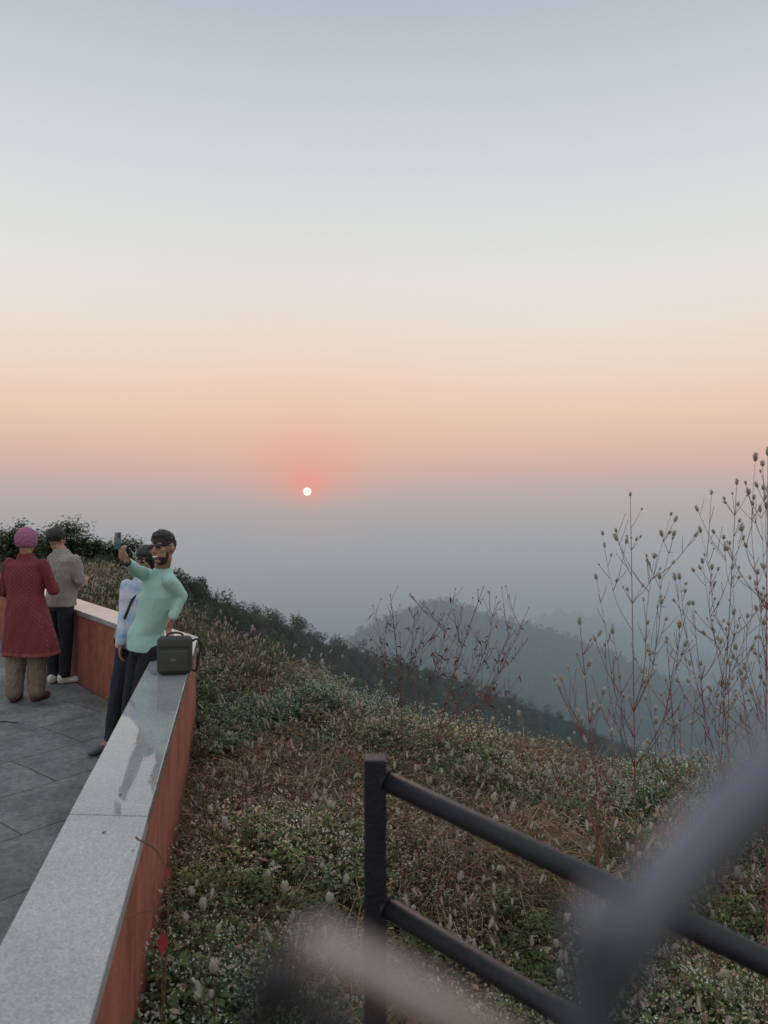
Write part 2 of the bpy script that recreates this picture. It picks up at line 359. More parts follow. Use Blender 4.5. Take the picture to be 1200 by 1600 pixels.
rod([from_pixel(930,1740,.124),from_pixel(800,1655,.120),from_pixel(660,1570,.116),from_pixel(540,1500,.113),from_pixel(470,1460,.112)],[.0040,.0038,.0035,.0030,.0022],hm2)
rod([from_pixel(560,1630,.132),from_pixel(480,1575,.132),from_pixel(425,1520,.131),from_pixel(408,1575,.131),from_pixel(400,1750,.131)],[.0028,.0032,.0032,.0030,.0030],metal('dark_metal',(.02,.02,.024),.2,.5))

# ------------------------------------------------------------------ vegetation templates
def rv(a,b): return random.uniform(a,b)
def rdirh(): 
    a=rv(0,6.283); return Vector((math.cos(a),math.sin(a),0))
GREENS=[(.088,.135,.045),(.11,.16,.055),(.070,.112,.042),(.145,.18,.065),(.10,.13,.055),(.175,.185,.075)]
BROWNS=[(.27,.18,.115),(.35,.255,.16),(.21,.13,.085),(.43,.33,.215),(.25,.16,.115)]
def weed(flowers=1.,hgt=1.0,dry=.04,big=1.,nf=(6,14)):
    mb=MB()
    for s in range(random.randint(6,9)):
        h=rv(.2,.46)*hgt; d=rdirh(); ln=rv(.1,.6); p0=rdirh()*rv(0,.07)
        pts=[p0+d*(ln*h*t*t)+Vector((0,0,h*t)) for t in (0,.33,.66,1)]
        mb.tube(pts,[.0028,.0022,.0017,.001],random.choice([(.10,.08,.05),(.09,.11,.05),(.14,.07,.055)]),3)
        for k in range(random.randint(14,20)):
            t=rv(.15,1.03); p=p0+d*(ln*h*t*t)+Vector((0,0,h*t)); dv=(rdirh()+Vector((0,0,rv(-.3,.7)))).normalized(); Lf=rv(.02,.055)*big
            col=random.choice(BROWNS) if random.random()<dry else random.choice(GREENS)
            mb.leaf(p,dv,Vector((0,0,1)),Lf,Lf*rv(.4,.65),col,rv(0,.4))
        if random.random()<.8*flowers:
            for k in range(random.randint(*nf)):
                p=pts[-1]+Vector((rv(-.045,.045),rv(-.045,.045),rv(-.04,.03))); n=Vector((rv(-.6,.6),rv(-.6,.6),1)).normalized(); r=rv(.0024,.0050)
                w=rv(.45,.76); c=(w,w,w*.84)
                for q in range(2): mb.leaf(p-n.orthogonal()*r,n.orthogonal().normalized() if q==0 else n,n if q==0 else n.orthogonal(),2*r,2*r,c,0)
    return mb.arr()
def mound(n=620,r=.32,h=.5,cols=GREENS,ls=(.02,.045)):
    mb=MB(); lob=[(Vector((rv(-.5,.5)*r,rv(-.5,.5)*r,h*rv(.35,.75))),rv(.3,.55)*r) for _ in range(7)]
    for c,rr in lob:
        mb.tube([Vector((0,0,0)),c*.5+Vector((0,0,.03)),c+Vector((0,0,rr*.5))],[.005,.0035,.0015],(.12,.08,.055),3)
    for k in range(n):
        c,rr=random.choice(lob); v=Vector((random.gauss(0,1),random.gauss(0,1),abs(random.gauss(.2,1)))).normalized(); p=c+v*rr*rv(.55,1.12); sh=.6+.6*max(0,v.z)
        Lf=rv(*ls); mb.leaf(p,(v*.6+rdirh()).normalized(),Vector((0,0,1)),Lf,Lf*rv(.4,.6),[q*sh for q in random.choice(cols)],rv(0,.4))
        if random.random()<.16:
            w=rv(.42,.7); mb.leaf(p+v*.02,rdirh(),Vector((0,0,1)),.007,.007,(w,w,w*.84),0)
    return mb.arr()
def tuft(cols=BROWNS,n=70,h=(.15,.45),sp=.9):
    mb=MB()
    for k in range(n):
        d=rdirh(); H=rv(*h); l=rv(.1,sp)*H*1.4; p0=rdirh()*rv(0,.08); c=random.choice(cols); w=rv(.0012,.003); sd=d.cross(Vector((0,0,1)))*w
        pr=p0
        for t in (.35,.7,1.):
            q=p0+d*(l*t*t)+Vector((0,0,H*(t-.35*t*t*rv(.3,1.3)))); i=len(mb.V); ww=sd*(1-t*.7)
            mb.V+=[pr-sd,pr+sd,q+ww,q-ww]; mb.F.append((i,i+1,i+2,i+3)); mb.C+=[c]*4; pr=q
    return mb.arr()
def tangle(n=46,r=.28,h=.34,cols=BROWNS):
    mb=MB()
    for k in range(n):
        a=rdirh()*rv(0,r*.6); d=rdirh(); L_=rv(.25,.6); H=rv(.4,1)*h; c=random.choice(cols); pts=[]
        for t in (0,.25,.5,.75,1): pts.append(a+d*(L_*t)+Vector((rv(-.025,.025),rv(-.025,.025),H*math.sin(math.pi*min(1,.12+t*.8))+rv(-.02,.02))))
        mb.tube(pts,[.0022,.002,.0018,.0015,.001],c,3)
    return mb.arr()
def twigs():
    mb=MB()
    for k in range(9):
        d=rdirh(); H=rv(.15,.5); p0=rdirh()*.06; pts=[p0]; 
        for t in range(5): pts.append(pts[-1]+Vector((d.x*rv(.01,.06)+rv(-.03,.03),d.y*rv(.01,.06)+rv(-.03,.03),H/5*rv(.6,1.2))))
        c=random.choice([(.14,.075,.06),(.19,.12,.085),(.12,.06,.05)]); mb.tube(pts,[.003,.0026,.0022,.0018,.0014,.001],c,3)
        for q in pts[2:]:
            for j in range(3): mb.leaf(q,(rdirh()+Vector((0,0,rv(-.6,.4)))).normalized(),Vector((0,0,1)),rv(.015,.04),rv(.008,.016),random.choice(BROWNS+[(.17,.06,.045)]),.3)
    return mb.arr()
def fuzz(mb,c,ax,Ln,R,n=60,pink=.4):
    ax=ax.normalized(); a=ax.orthogonal().normalized(); b=ax.cross(a)
    prof=[(0,.35),(.15,.8),(.4,1),(.7,.85),(.9,.5),(1,.1)]; rg=[]
    for t,rr in prof:
        rg.append(len(mb.V)); col=(.42-.06*t*pink,.41-.16*t*pink,.33-.08*t*pink)
        for j in range(7):
            an=j*2*math.pi/7; mb.V.append(c+ax*(Ln*t)+(a*math.cos(an)+b*math.sin(an))*R*rr*.75); mb.C.append(col)
    for k in range(len(rg)-1):
        for j in range(7): mb.F.append((rg[k]+j,rg[k]+(j+1)%7,rg[k+1]+(j+1)%7,rg[k+1]+j))
    for k in range(n):
        t=random.random(); an=rv(0,6.283); rr=R*.7*math.sin(math.pi*min(1,max(.06,t*.88+.08)))**.6
        o_=(a*math.cos(an)+b*math.sin(an)); p=c+ax*(Ln*t)+o_*rr; w=rv(.42,.68); pk=t*pink*rv(.2,1)
        mb.leaf(p,(o_*.8+ax*.75).normalized(),ax,R*rv(.5,.85),R*.26,(w,w*(.97-.28*pk),w*(.84-.12*pk)),0)
def celosia(n=4,h=(.35,.75),hs=1.1):
    mb=MB()
    for s in range(n):
        d=rdirh(); H=rv(*h); l=rv(.05,.4)*H; p0=rdirh()*.04
        P=lambda t:p0+d*(l*t*t)+Vector((0,0,H*t))
        mb.tube([P(t) for t in (0,.3,.6,.85,1)],[.0035,.003,.0024,.002,.0016],random.choice([(.16,.09,.065),(.14,.13,.06)]),3)
        for k in range(10):
            t=rv(.1,.85); mb.leaf(P(t),(rdirh()+Vector((0,0,.5))).normalized(),Vector((0,0,1)),rv(.03,.07),rv(.008,.014),random.choice(GREENS+BROWNS[:2]),.4)
        fuzz(mb,P(1)-Vector((0,0,.006)),(P(1)-P(.9)),rv(.025,.05)*hs,rv(.008,.013)*hs,34)
    return mb.arr()
leafm=attr_mat('weed_foliage',.35); dry_m=attr_mat('dry_foliage',.25)
farleaf=attr_mat('woodland_foliage',.2,True)  # foliage with the emissive distance haze mixed in
T_w=[weed(1.) for _ in range(5)]; T_l=[weed(0.45,1.,.08,1.15) for _ in range(5)]
T_m=[mound() for _ in range(4)]; T_md=[mound(420,.3,.42,BROWNS+[(.12,.12,.05)],(.015,.04)) for _ in range(3)]
T_d=[tuft() for _ in range(4)]; T_t=[twigs() for _ in range(4)]; T_x=[tangle() for _ in range(4)]
T_g=[tuft([(.13,.155,.06),(.18,.19,.08),(.22,.20,.10)],40) for _ in range(3)]
T_c=[celosia(random.randint(2,4)) for _ in range(6)]
def sample(n,u0,u1,d0,d1,margin=.12):
    out=[]
    while sum(map(len,out))<n:
        d=np.sqrt(rng.uniform(d0*d0,d1*d1,n*2)); u=rng.uniform(u0,u1,n*2); x=(u-600)/1200*d; rc=np.interp(u,*RC)
        ok=(d<rc+.8)&~in_terrace(x,d,margin)&~((np.abs(x)<.12)&(d<1.75)); out.append(np.stack([x[ok],d[ok]],-1))
    P=np.concatenate(out)[:n]; return np.column_stack([P,height(P[:,0],P[:,1])-.02])
def dryness(P):
    x,y=P[:,0],P[:,1]; f=fbm(x*1.3+4,y*1.3,31,4)*1.3
    g=lambda cx,cy,r:np.exp(-((x-cx)**2+(y-cy)**2)/r**2)
    return f+.8*g(-.95,5.5,.7)+.9*g(.3,4.5,.6)+.7*g(.9,4.7,.5)+.7*g(2.9,5.6,.9)-.5*g(.3,3.2,.7)-.4*g(-.7,3.5,.7)-.4*g(-1.2,6.9,.6)-.4*g(1.8,3,.8)
P=sample(9600,120,1330,1.3,8.2); dn=dryness(P)+rng.normal(0,.2,len(P))
def clump_tint(P,n,a=.75,b=1.25):
    f=fbm(P[:,0]*1.8,P[:,1]*1.8,91,3); h=fbm(P[:,0]*.8+9,P[:,1]*.8,47,3)
    t=rng.uniform(a,b,n)*(1+.55*f); return np.column_stack([t*(1+.4*h),t,t*(1-.15*h)])
tin=lambda n,a=.65,b=1.3:np.column_stack([rng.uniform(a,b,n)]*3)*np.column_stack([rng.uniform(.9,1.15,n),np.ones(n),rng.uniform(.85,1.1,n)])
Pw=P[dn<.45]; Pd=P[dn>=.45]; fl=fbm(Pw[:,0]*1.4+3,Pw[:,1]*1.4,66,3)+rng.normal(0,.14,len(Pw))>-.14
hs_=lambda P:rng.uniform(.5,.95,len(P))*(1+.8*fbm(P[:,0]*1.5,P[:,1]*1.5,13,2))
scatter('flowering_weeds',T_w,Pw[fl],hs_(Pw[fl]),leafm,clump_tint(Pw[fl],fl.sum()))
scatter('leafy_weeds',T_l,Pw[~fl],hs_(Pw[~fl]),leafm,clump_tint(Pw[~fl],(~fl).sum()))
k=rng.random(len(Pd))
scatter('dry_grass',T_d,Pd[k<.5],rng.uniform(.6,1.1,(k<.5).sum()),dry_m,clump_tint(Pd[k<.5],(k<.5).sum(),.7,1.3))
scatter('dry_undergrowth',T_t,Pd[k>.72],rng.uniform(.6,1.1,(k>.72).sum()),dry_m,tin((k>.72).sum(),.8,1.4))
kk=(k>=.5)&(k<=.72); scatter('tangled_dry_stalks',T_x,Pd[kk],rng.uniform(.7,1.3,kk.sum()),dry_m,tin(kk.sum(),.8,1.5))
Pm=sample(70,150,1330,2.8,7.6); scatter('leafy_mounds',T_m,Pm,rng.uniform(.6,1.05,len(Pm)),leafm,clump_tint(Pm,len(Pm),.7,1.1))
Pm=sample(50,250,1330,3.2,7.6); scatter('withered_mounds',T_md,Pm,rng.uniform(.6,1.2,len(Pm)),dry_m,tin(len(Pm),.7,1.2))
Pg=sample(900,150,1330,1.5,8); scatter('green_grass',T_g,Pg,rng.uniform(.5,1.2,len(Pg)),leafm,tin(len(Pg)))
Pg=sample(450,150,1330,1.8,8); scatter('straw_grass',T_d,Pg,rng.uniform(.5,1.1,len(Pg)),dry_m,tin(len(Pg),.9,1.4))
Pc=sample(1100,230,1320,2.4,8.4); kk=fbm(Pc[:,0]*1.3,Pc[:,1]*1.3,55,2)+rng.normal(0,.1,len(Pc))>-.04; Pc=Pc[kk]
scatter('silver_cockscomb_patch',T_c,Pc,rng.uniform(.6,1.0,len(Pc)),leafm,tin(len(Pc),.95,1.2))
# slope behind the far parapet
def far_s(P,a,b):
    u=600+1200*P[:,0]/P[:,1]; return rng.uniform(a,b,len(P))*np.interp(u,[150,240,330],[.72,.62,.6])
Pf=sample(3200,40,420,7.0,24); scatter('slope_weeds',T_l,Pf,far_s(Pf,1.0,1.8),leafm,clump_tint(Pf,len(Pf),.5,1.05))
Pf=sample(1200,110,420,6.8,16); scatter('slope_cockscomb',T_c,Pf,far_s(Pf,.95,1.6),leafm,tin(len(Pf),.85,1.15)*np.array([1.05,.95,.93]))
Pf=sample(700,60,420,6.8,20); scatter('slope_dry_grass',T_d,Pf,far_s(Pf,1.1,2.0),dry_m,tin(len(Pf),.6,1.2))
Pf=sample(90,60,420,7.5,20); scatter('slope_mounds',T_m,Pf,far_s(Pf,1.0,2.0),leafm,tin(len(Pf),.4,.8))

# woodland on the ridges
def crown(n,r,hh,ls,cols):
    mb=MB(); lob=[(Vector((rv(-.55,.55)*r,rv(-.55,.55)*r,hh*rv(.3,.9))),rv(.28,.6)*r) for _ in range(6)]
    for k in range(n):
        c,rr=random.choice(lob); v=Vector((random.gauss(0,1),random.gauss(0,1),random.gauss(0,1))).normalized()
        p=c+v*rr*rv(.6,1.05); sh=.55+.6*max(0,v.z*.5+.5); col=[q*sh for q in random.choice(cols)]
        mb.leaf(p,(v+rdirh()*.7).normalized(),Vector((rv(-1,1),rv(-1,1),1)).normalized(),ls*rv(.6,1.3),ls*rv(.4,.9),col,.1)
    return mb.arr()
DG=[(.030,.050,.024),(.042,.062,.030),(.022,.040,.020),(.060,.068,.034),(.044,.050,.028)]
T_tr=[crown(110,1,1.6,.30,DG) for _ in range(7)]; T_far=[crown(26,1,1.3,.85,DG) for _ in range(4)]
def ridge_pts(n,u0,u1,back,fwd,Rf):
    u=rng.uniform(u0,u1,n); R=Rf(u); d=R-rng.uniform(-fwd,1,n)*back*R; d=np.where(d<8,8,d); x=(u-600)/1200*d; return np.column_stack([x,d,height(x,d)])
RBf=lambda u:np.interp(u,*RB)
P=ridge_pts(4800,-60,1250,.22,.04,RBf); sc=(.55+1.3*rng.random(len(P))**2.2)*np.clip(P[:,1]/150,.5,1.25); P[:,2]-=.3
u_=600+1200*P[:,0]/P[:,1]; gr=fbm(P[:,0]/16,P[:,1]/16,77,3); keep=(u_>300)&((gr>-.3)|(u_>560))|(gr>-.1)
P=P[keep];sc=sc[keep]
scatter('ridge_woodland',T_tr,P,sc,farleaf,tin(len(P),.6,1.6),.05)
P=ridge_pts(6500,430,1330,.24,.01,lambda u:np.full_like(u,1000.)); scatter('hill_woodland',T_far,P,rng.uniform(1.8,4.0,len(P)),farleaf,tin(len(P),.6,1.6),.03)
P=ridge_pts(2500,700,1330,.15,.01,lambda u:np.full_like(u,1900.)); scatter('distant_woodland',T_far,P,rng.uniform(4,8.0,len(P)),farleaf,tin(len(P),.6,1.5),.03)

# individual trees beyond the parapet
bark=plain('bark',(.07,.05,.035),.9,.4,20,.5,40)
def tree(u,d,vtop,r,lab,nl=3600,airy=.45):
    x=(u-600)/1200*d; zb=float(height(np.array([x]),np.array([d]))[0])-.1; top=-(vtop-770)/1200*d; H=top-zb
    e=empty('tree',(x,d,zb),lab,'tree','trees beyond the terrace'); mb=MB(); tips=[]
    def grow(p,dv,ln,rad,lv):
        pts=[p]; q=p
        for k in range(4):
            dv=(dv+Vector((rv(-.2,.2),rv(-.2,.2),rv(0,.15)))).normalized(); q=q+dv*ln/4; pts.append(q)
        mb.tube(pts,[rad*(1-.12*k) for k in range(5)],(.06,.045,.035),6)
        if lv==0: tips.append(q); tips.append(pts[2]); return
        for k in range(3 if lv>1 else 4): grow(pts[random.choice([2,3,4])],(dv*.8+rdirh()*rv(.4,1.0)).normalized(),ln*rv(.6,.8),rad*.55,lv-1)
    grow(Vector((0,0,0)),Vector((rv(-.1,.1),rv(-.1,.1),1)).normalized(),H*.42,H*.022,3)
    V_,F_,C_=mb.arr(); mz=V_[:,2].max(); k=H*.96/mz; hr=max(1e-3,np.abs(V_[:,:2]).max()); kx=min(1.4,r/hr)
    S=np.array([kx,kx,k]); me=np_mesh('trunk',V_*S,F_,C_,bark,True); obj('trunk',me,e)
    cb=MB()
    for k2 in range(nl):
        c=random.choice(tips); c=Vector((c.x*S[0],c.y*S[1],c.z*S[2])); v=Vector((random.gauss(0,1),random.gauss(0,1),random.gauss(0,.8)))*airy*r*.22
        p=c+v; sh=rv(.6,1.5); cb.leaf(p,(rdirh()+Vector((0,0,rv(-.7,.4)))).normalized(),Vector((rv(-.5,.5),rv(-.5,.5),1)),rv(.05,.11),rv(.03,.05),[q*sh*1.5 for q in random.choice(DG+[(.07,.09,.035)])],.2)
    obj('crown',cb.mesh('crown',farleaf),e)
LT='low bushy dark green tree on the slope'
for a in [(-30,15,826,1.2,'dark leafy tree standing past the terrace wall'),(8,16,815,.9,'dark leafy tree standing past the terrace wall'),(60,18,850,1.3,LT),(112,17,814,1.1,'rounded dark green tree on the slope'),(140,19,846,1.0,LT),
          (170,20,838,.9,LT),(202,20,834,.9,'small airy tree with thin crown'),(230,23,862,1.0,LT),(262,26,884,1.2,LT)]: tree(*a)

# ------------------------------------------------------------------ tall cockscomb plants
stem_m=attr_mat('reddish_stem',0.0,rough=.7); head_m=attr_mat('silvery_flower',.3)
HEADS=[]
for k in range(4):
    mb=MB(); fuzz(mb,Vector((0,0,0)),Vector((0,0,1)),[.040,.03,.045,.026][k],[.0125,.0125,.0135,.010][k],90,[.1,.3,.2,.35][k]); HEADS.append(mb.mesh('flower_head',head_m))
def gz(x,y): return float(height(np.array([x]),np.array([y]))[0])
def tall_plant(u,d,tips,lab,colr=(.20,.075,.062),group='tall cockscomb plants beside the railing',maxh=90,twig=.08,leafc=None,headscale=.82,r0=.0042,name='cockscomb_plant',cat='wild plant',depthspread=.35,forkk=1.5,sub=1,leafp=.25,basez=0):
    x=(u-600)/1200*d; zb=gz(x,d)-.02; B=Vector((x,d,zb)); e=empty(name,B,lab,cat,group); mb=MB(); heads=[]
    T=[from_pixel(a,b,d+rv(-depthspread,depthspread))-B for a,b in tips]; T.sort(key=lambda q:-q.z); top=T[0]
    main=bez([Vector((0,0,0)),Vector((top.x*.15+rv(-.03,.03),top.y*.2,top.z*.33)),Vector((top.x*.5+rv(-.03,.03),top.y*.5,top.z*.68)),top],8); n=len(main)
    mb.tube(main,[r0*(1-.75*i/n) for i in range(n)],colr,5); brs=[(main,.45)]
    for t in T[1:]:
        hd=math.hypot(t.x-main[n//2].x,t.y-main[n//2].y); zf=max(basez+rv(.1,.3),t.z-forkk*hd-.22); i=min(range(n),key=lambda q:abs(main[q].z-zf)); f=main[i]
        c1=f.lerp(t,.35)+Vector(((t.x-f.x)*.18,(t.y-f.y)*.18,-.02)); c2=f.lerp(t,.7)+Vector(((t.x-f.x)*.12+rv(-.02,.02),rv(-.02,.02),rv(-.03,.0)))
        br=bez([f,c1,c2,t],6); rb=r0*(1-.75*i/n)*.7; mb.tube(br,[rb*(1-.7*k/len(br)) for k in range(len(br))],colr,4); brs.append((br,.15))
    for br,lo_ in list(brs):
        for q_ in range(sub):
            i=int((lo_+(.85-lo_)*random.random())*(len(br)-1)); p=br[i]; tg=(br[min(i+1,len(br)-1)]-br[max(i-1,0)]).normalized(); dv=(tg+rdirh()*rv(.5,.95)).normalized(); ln=rv(.12,.26)
            s_=bez([p,p+dv*ln*.5,p+dv*ln+Vector((0,0,.05))],5); mb.tube(s_,[.0020*(1-.6*k/len(s_)) for k in range(len(s_))],colr,3); brs.append((s_,.2))
    for br,lo_ in brs:
        heads.append((br[-1],(br[-1]-br[-2]).normalized(),rv(.75,1.0)))
        tot=sum((br[k+1]-br[k]).length for k in range(len(br)-1)); nt_=int(tot*(1-lo_)/twig)
        for k in range(nt_):
            i=int((lo_+(1-lo_)*rv(.05,.93))*(len(br)-1)); p=br[i]; dv=((br[min(i+1,len(br)-1)]-br[max(i-1,0)]).normalized()+rdirh()*rv(.5,1.0)).normalized()
            q=p+dv*rv(.03,.10)+Vector((0,0,.015)); mb.tube([p,p.lerp(q,.5)+Vector((0,0,-.004)),q],[.0014,.0012,.001],colr,3)
            if len(heads)<maxh: heads.append((q,(dv+Vector((0,0,.4))).normalized(),rv(.42,.85)))
            if leafc and random.random()<leafp:
                mb.leaf(p.lerp(q,rv(.2,1)),(rdirh()+Vector((0,0,rv(-1.2,.2)))).normalized(),Vector((rv(-1,1),rv(-1,1),.5)),rv(.03,.06),rv(.008,.016),random.choice(leafc),.3)
            elif not leafc and random.random()<leafp: mb.leaf(p,(rdirh()+Vector((0,0,.3))).normalized(),Vector((0,0,1)),rv(.02,.05),rv(.005,.009),random.choice(GREENS+BROWNS),.3)
    obj('stem',mb.mesh('stem',stem_m),e)
    for p,dv,s in heads[:98]:
        h=obj('flower_head',random.choice(HEADS),e,p-dv*.002); h.rotation_euler=dv.to_track_quat('Z','Y').to_euler(); s*=headscale; h.scale=(s,s,s)
LB='tall branching cockscomb plant with reddish stems and fuzzy heads'
tall_plant(1000,3.2,[(985,775),(1048,805),(942,836),(932,905),(1052,838),(1022,872),(1076,945),(958,990),(1032,935),(945,1010),(1070,1010)],LB,maxh=46)
tall_plant(1125,3.4,[(1151,757),(1131,842),(1095,832),(1083,945),(1112,890),(1160,826),(1122,1000),(1172,905),(1098,880),(1146,960),(1095,1040),(1062,905)],LB,maxh=62)
tall_plant(1188,3.05,[(1200,712),(1180,720),(1193,765),(1188,800),(1168,965),(1205,880),(1150,1015),(1192,940),(1160,1075)],LB,maxh=52)
tall_plant(938,3.0,[(906,975),(888,1045),(942,1085),(968,1060),(924,1110),(905,1120),(955,1150)],'slender cockscomb plant with thin red stem',maxh=28)
tall_plant(1062,3.6,[(1042,1000),(1078,1040),(1012,1060),(1062,1110),(1092,1060),(1025,1130)],'slender cockscomb plant with thin red stem',maxh=32)
tall_plant(1235,3.7,[(1215,905),(1245,800),(1188,1060),(1225,990),(1160,1120),(1130,1100)],LB,maxh=34)
tall_plant(1150,4.3,[(1140,1040),(1165,1085),(1120,1090),(1190,1090),(1100,1120)],'slender cockscomb plant with thin red stem',maxh=30)
RL=[(.14,.055,.05),(.10,.042,.04),(.17,.08,.065),(.12,.065,.05)]
SHR=dict(colr=(.16,.085,.075),group=None,maxh=44,twig=.045,leafc=RL,headscale=.5,r0=.0060,name='dry_shrub',cat='shrub',depthspread=.3,forkk=2.0,sub=3,basez=.5,leafp=.4)
tall_plant(640,5.0,[(583,948),(610,930),(650,940),(662,975),(700,975),(625,990),(690,1030),(600,1000)],'dry shrub with bare twigs and few dark red leaves',**SHR)
tall_plant(665,4.9,[(755,918),(775,935),(805,965),(826,950),(720,950),(745,990),(795,1015),(815,1050),(775,1070),(690,960)],'dry shrub with bare twigs and few dark red leaves',**SHR)
for (u,d,tp) in [(520,5.2,[(505,1040),(535,1028),(548,1070)]),(470,5.8,[(462,1010),(480,1045),(440,1040)]),(560,4.6,[(565,1105),(540,1120),(590,1130)]),(820,4.3,[(812,1150),(832,1168),(800,1185),(838,1200)]),
                 (800,4.6,[(770,1130),(810,1120),(790,1160)]),(400,6.5,[(395,985),(412,1005)]),(720,3.8,[(700,1170),(735,1190),(690,1210)]),(880,3.6,[(868,1180),(900,1200),(858,1215)]),
                 (650,3.3,[(640,1240),(668,1260),(622,1275)]),(500,3.4,[(492,1250),(515,1262),(480,1290)]),(780,3.2,[(772,1255),(800,1270),(760,1300)]),(340,3.2,[(330,1270),(352,1290)]),(300,2.6,[(300,1400),(318,1420),(290,1440)]),
                 (430,2.8,[(420,1370),(445,1395)]),(520,2.7,[(515,1410),(540,1380)]),(1060,2.8,[(1050,1330),(1080,1350)]),(1130,2.7,[(1120,1340),(1150,1370),(1100,1380)]),(870,2.6,[(870,1480),(885,1440)]),(350,2.3,[(335,1520),(310,1560)]),(1010,3.6,[(1000,1190),(1025,1215)])]:
    tall_plant(u,d,tp,'silver cockscomb plant with pale fuzzy flower spikes',(.16,.12,.08),'low cockscomb plants on the slope',6,.16,None,1.1,.003,'cockscomb_plant','wild plant',depthspread=.12,sub=0)
# red-leaved sapling against the wall
B=Vector((-.72,2.32,gz(-.72,2.32))); e=empty('red_leaf_sapling',B,'thin sapling with one hanging red leaf by the wall','wild plant'); mb=MB()
P_=bez([Vector((0,0,0)),Vector((.03,0,.3)),from_pixel(262,1380,2.4)-B,from_pixel(212,1308,2.35)-B],8); mb.tube(P_,[.003]*len(P_),(.16,.08,.06),4)
b2=bez([P_[10],from_pixel(250,1440,2.3)-B,from_pixel(195,1435,2.2)-B],6); mb.tube(b2,[.002]*len(b2),(.16,.08,.06),3)
obj('stem',mb.mesh('stem',stem_m),e)
for (a,b_,l,w_,cc) in [(255,1452,.075,.034,(.30,.05,.045)),(264,1352,.045,.016,(.24,.06,.05))]:
    mb=MB(); q=from_pixel(a,b_,2.26)-B; mb.leaf(q,Vector((rv(-.2,.2),-.25,-1)).normalized(),Vector((.2,-1,.2)),l,w_,cc,0)
    obj('leaf',mb.mesh('leaf',leafm),e)
for (u,v,s) in [(158,1302,.013),(185,1243,.010),(205,1330,.007)]:
    d=1440/(v-770)-.0; q=from_pixel(u,v,d); mb=MB(); mb.leaf(Vector((0,0,.003)),Vector((1,.2,0)).normalized(),Vector((0,0,1)),s*1.6,s,(.06,.045,.035),-.2)
    o_=obj('dry_leaf',mb.mesh('dry_leaf',dry_m),None,(q.x,q.y,ZC)); tag(o_,'tiny brown dry leaf lying on granite coping','leaf','dry leaves on the coping')
mb=MB(); mb.tube([Vector((0,0,.006)),Vector((.12,.02,.01)),Vector((.26,-.01,.007))],[.006,.005,.003],(.05,.03,.02),5); q=from_pixel(0,1130,2340/360)
tag(obj('fallen_twig',mb.mesh('fallen_twig',stem_m),None,(q.x-.1,q.y,ZT)),'short brown twig lying on the stone paving','twig')

# ------------------------------------------------------------------ people
def sph(bm,c,sx,sy=None,sz=None,B=None,sub=3):
    sy=sx if sy is None else sy; sz=sx if sz is None else sz
    M=Matrix.Translation(c)@(B.to_4x4() if B else Matrix())@Matrix.Diagonal((sx,sy,sz,1)); bmesh.ops.create_icosphere(bm,subdivisions=sub,radius=1,matrix=M)
def limb(bm,pts,rs,seg=16):
    for p,r in zip(pts,rs): sph(bm,p,r,sub=2)
    for k in range(len(pts)-1):
        if (pts[k+1]-pts[k]).length>1e-4: cyl(bm,pts[k],pts[k+1],rs[k],rs[k+1],seg)
def loft(bm,secs,side,fwd,n=24):
    rg=[]
    for c,rx,ry in secs:
        r=[]
        for j in range(n):
            a=2*math.pi*j/n; ca,sa=math.cos(a),math.sin(a); k=1/( (abs(ca)**2.5+abs(sa)**2.5)**(1/2.5))
            r.append(bm.verts.new(c+side*rx*ca*k+fwd*ry*sa*k))
        rg.append(r)
    for k in range(len(rg)-1):
        for j in range(n): bm.faces.new((rg[k][j],rg[k][(j+1)%n],rg[k+1][(j+1)%n],rg[k+1][j]))
    bm.faces.new(rg[0][::-1]); bm.faces.new(rg[-1])
def solid(name,bm,mat,parent,vox=.008,sm=4,wr=0.,wf=9.,stretch=(1,1,1)):
    bmesh.ops.recalc_face_normals(bm,faces=bm.faces)
    me=D.meshes.new(name+'_raw'); bm.to_mesh(me); bm.free(); o=D.objects.new(name+'_raw',me); COL.objects.link(o)
    r=o.modifiers.new('r','REMESH'); r.mode='VOXEL'; r.voxel_size=vox; s=o.modifiers.new('s','SMOOTH'); s.factor=.5; s.iterations=sm
    dg=bpy.context.evaluated_depsgraph_get(); dg.update(); nm=D.meshes.new_from_object(o.evaluated_get(dg)); D.objects.remove(o)
    if wr>0:
        co=[v.co.copy() for v in nm.vertices]; no=[v.normal.copy() for v in nm.vertices]
        for v,c,n_ in zip(nm.vertices,co,no):
            q=Vector((c.x*wf*stretch[0],c.y*wf*stretch[1],c.z*wf*stretch[2])); w=mnoise.noise(q)+.5*mnoise.noise(q*2.3)-.7*abs(mnoise.noise(q*1.6+Vector((5,3,1)))); v.co=c+n_*(w*wr+.35*wr)
    nm.materials.clear(); nm.materials.append(mat)
    for p_ in nm.polygons: p_.use_smooth=True
    nm.name=name; return obj(name,nm,parent)
def basis(f,u):
    f=f.normalized(); s=f.cross(u).normalized(); u=s.cross(f); return Matrix((s,f,u)).transposed()
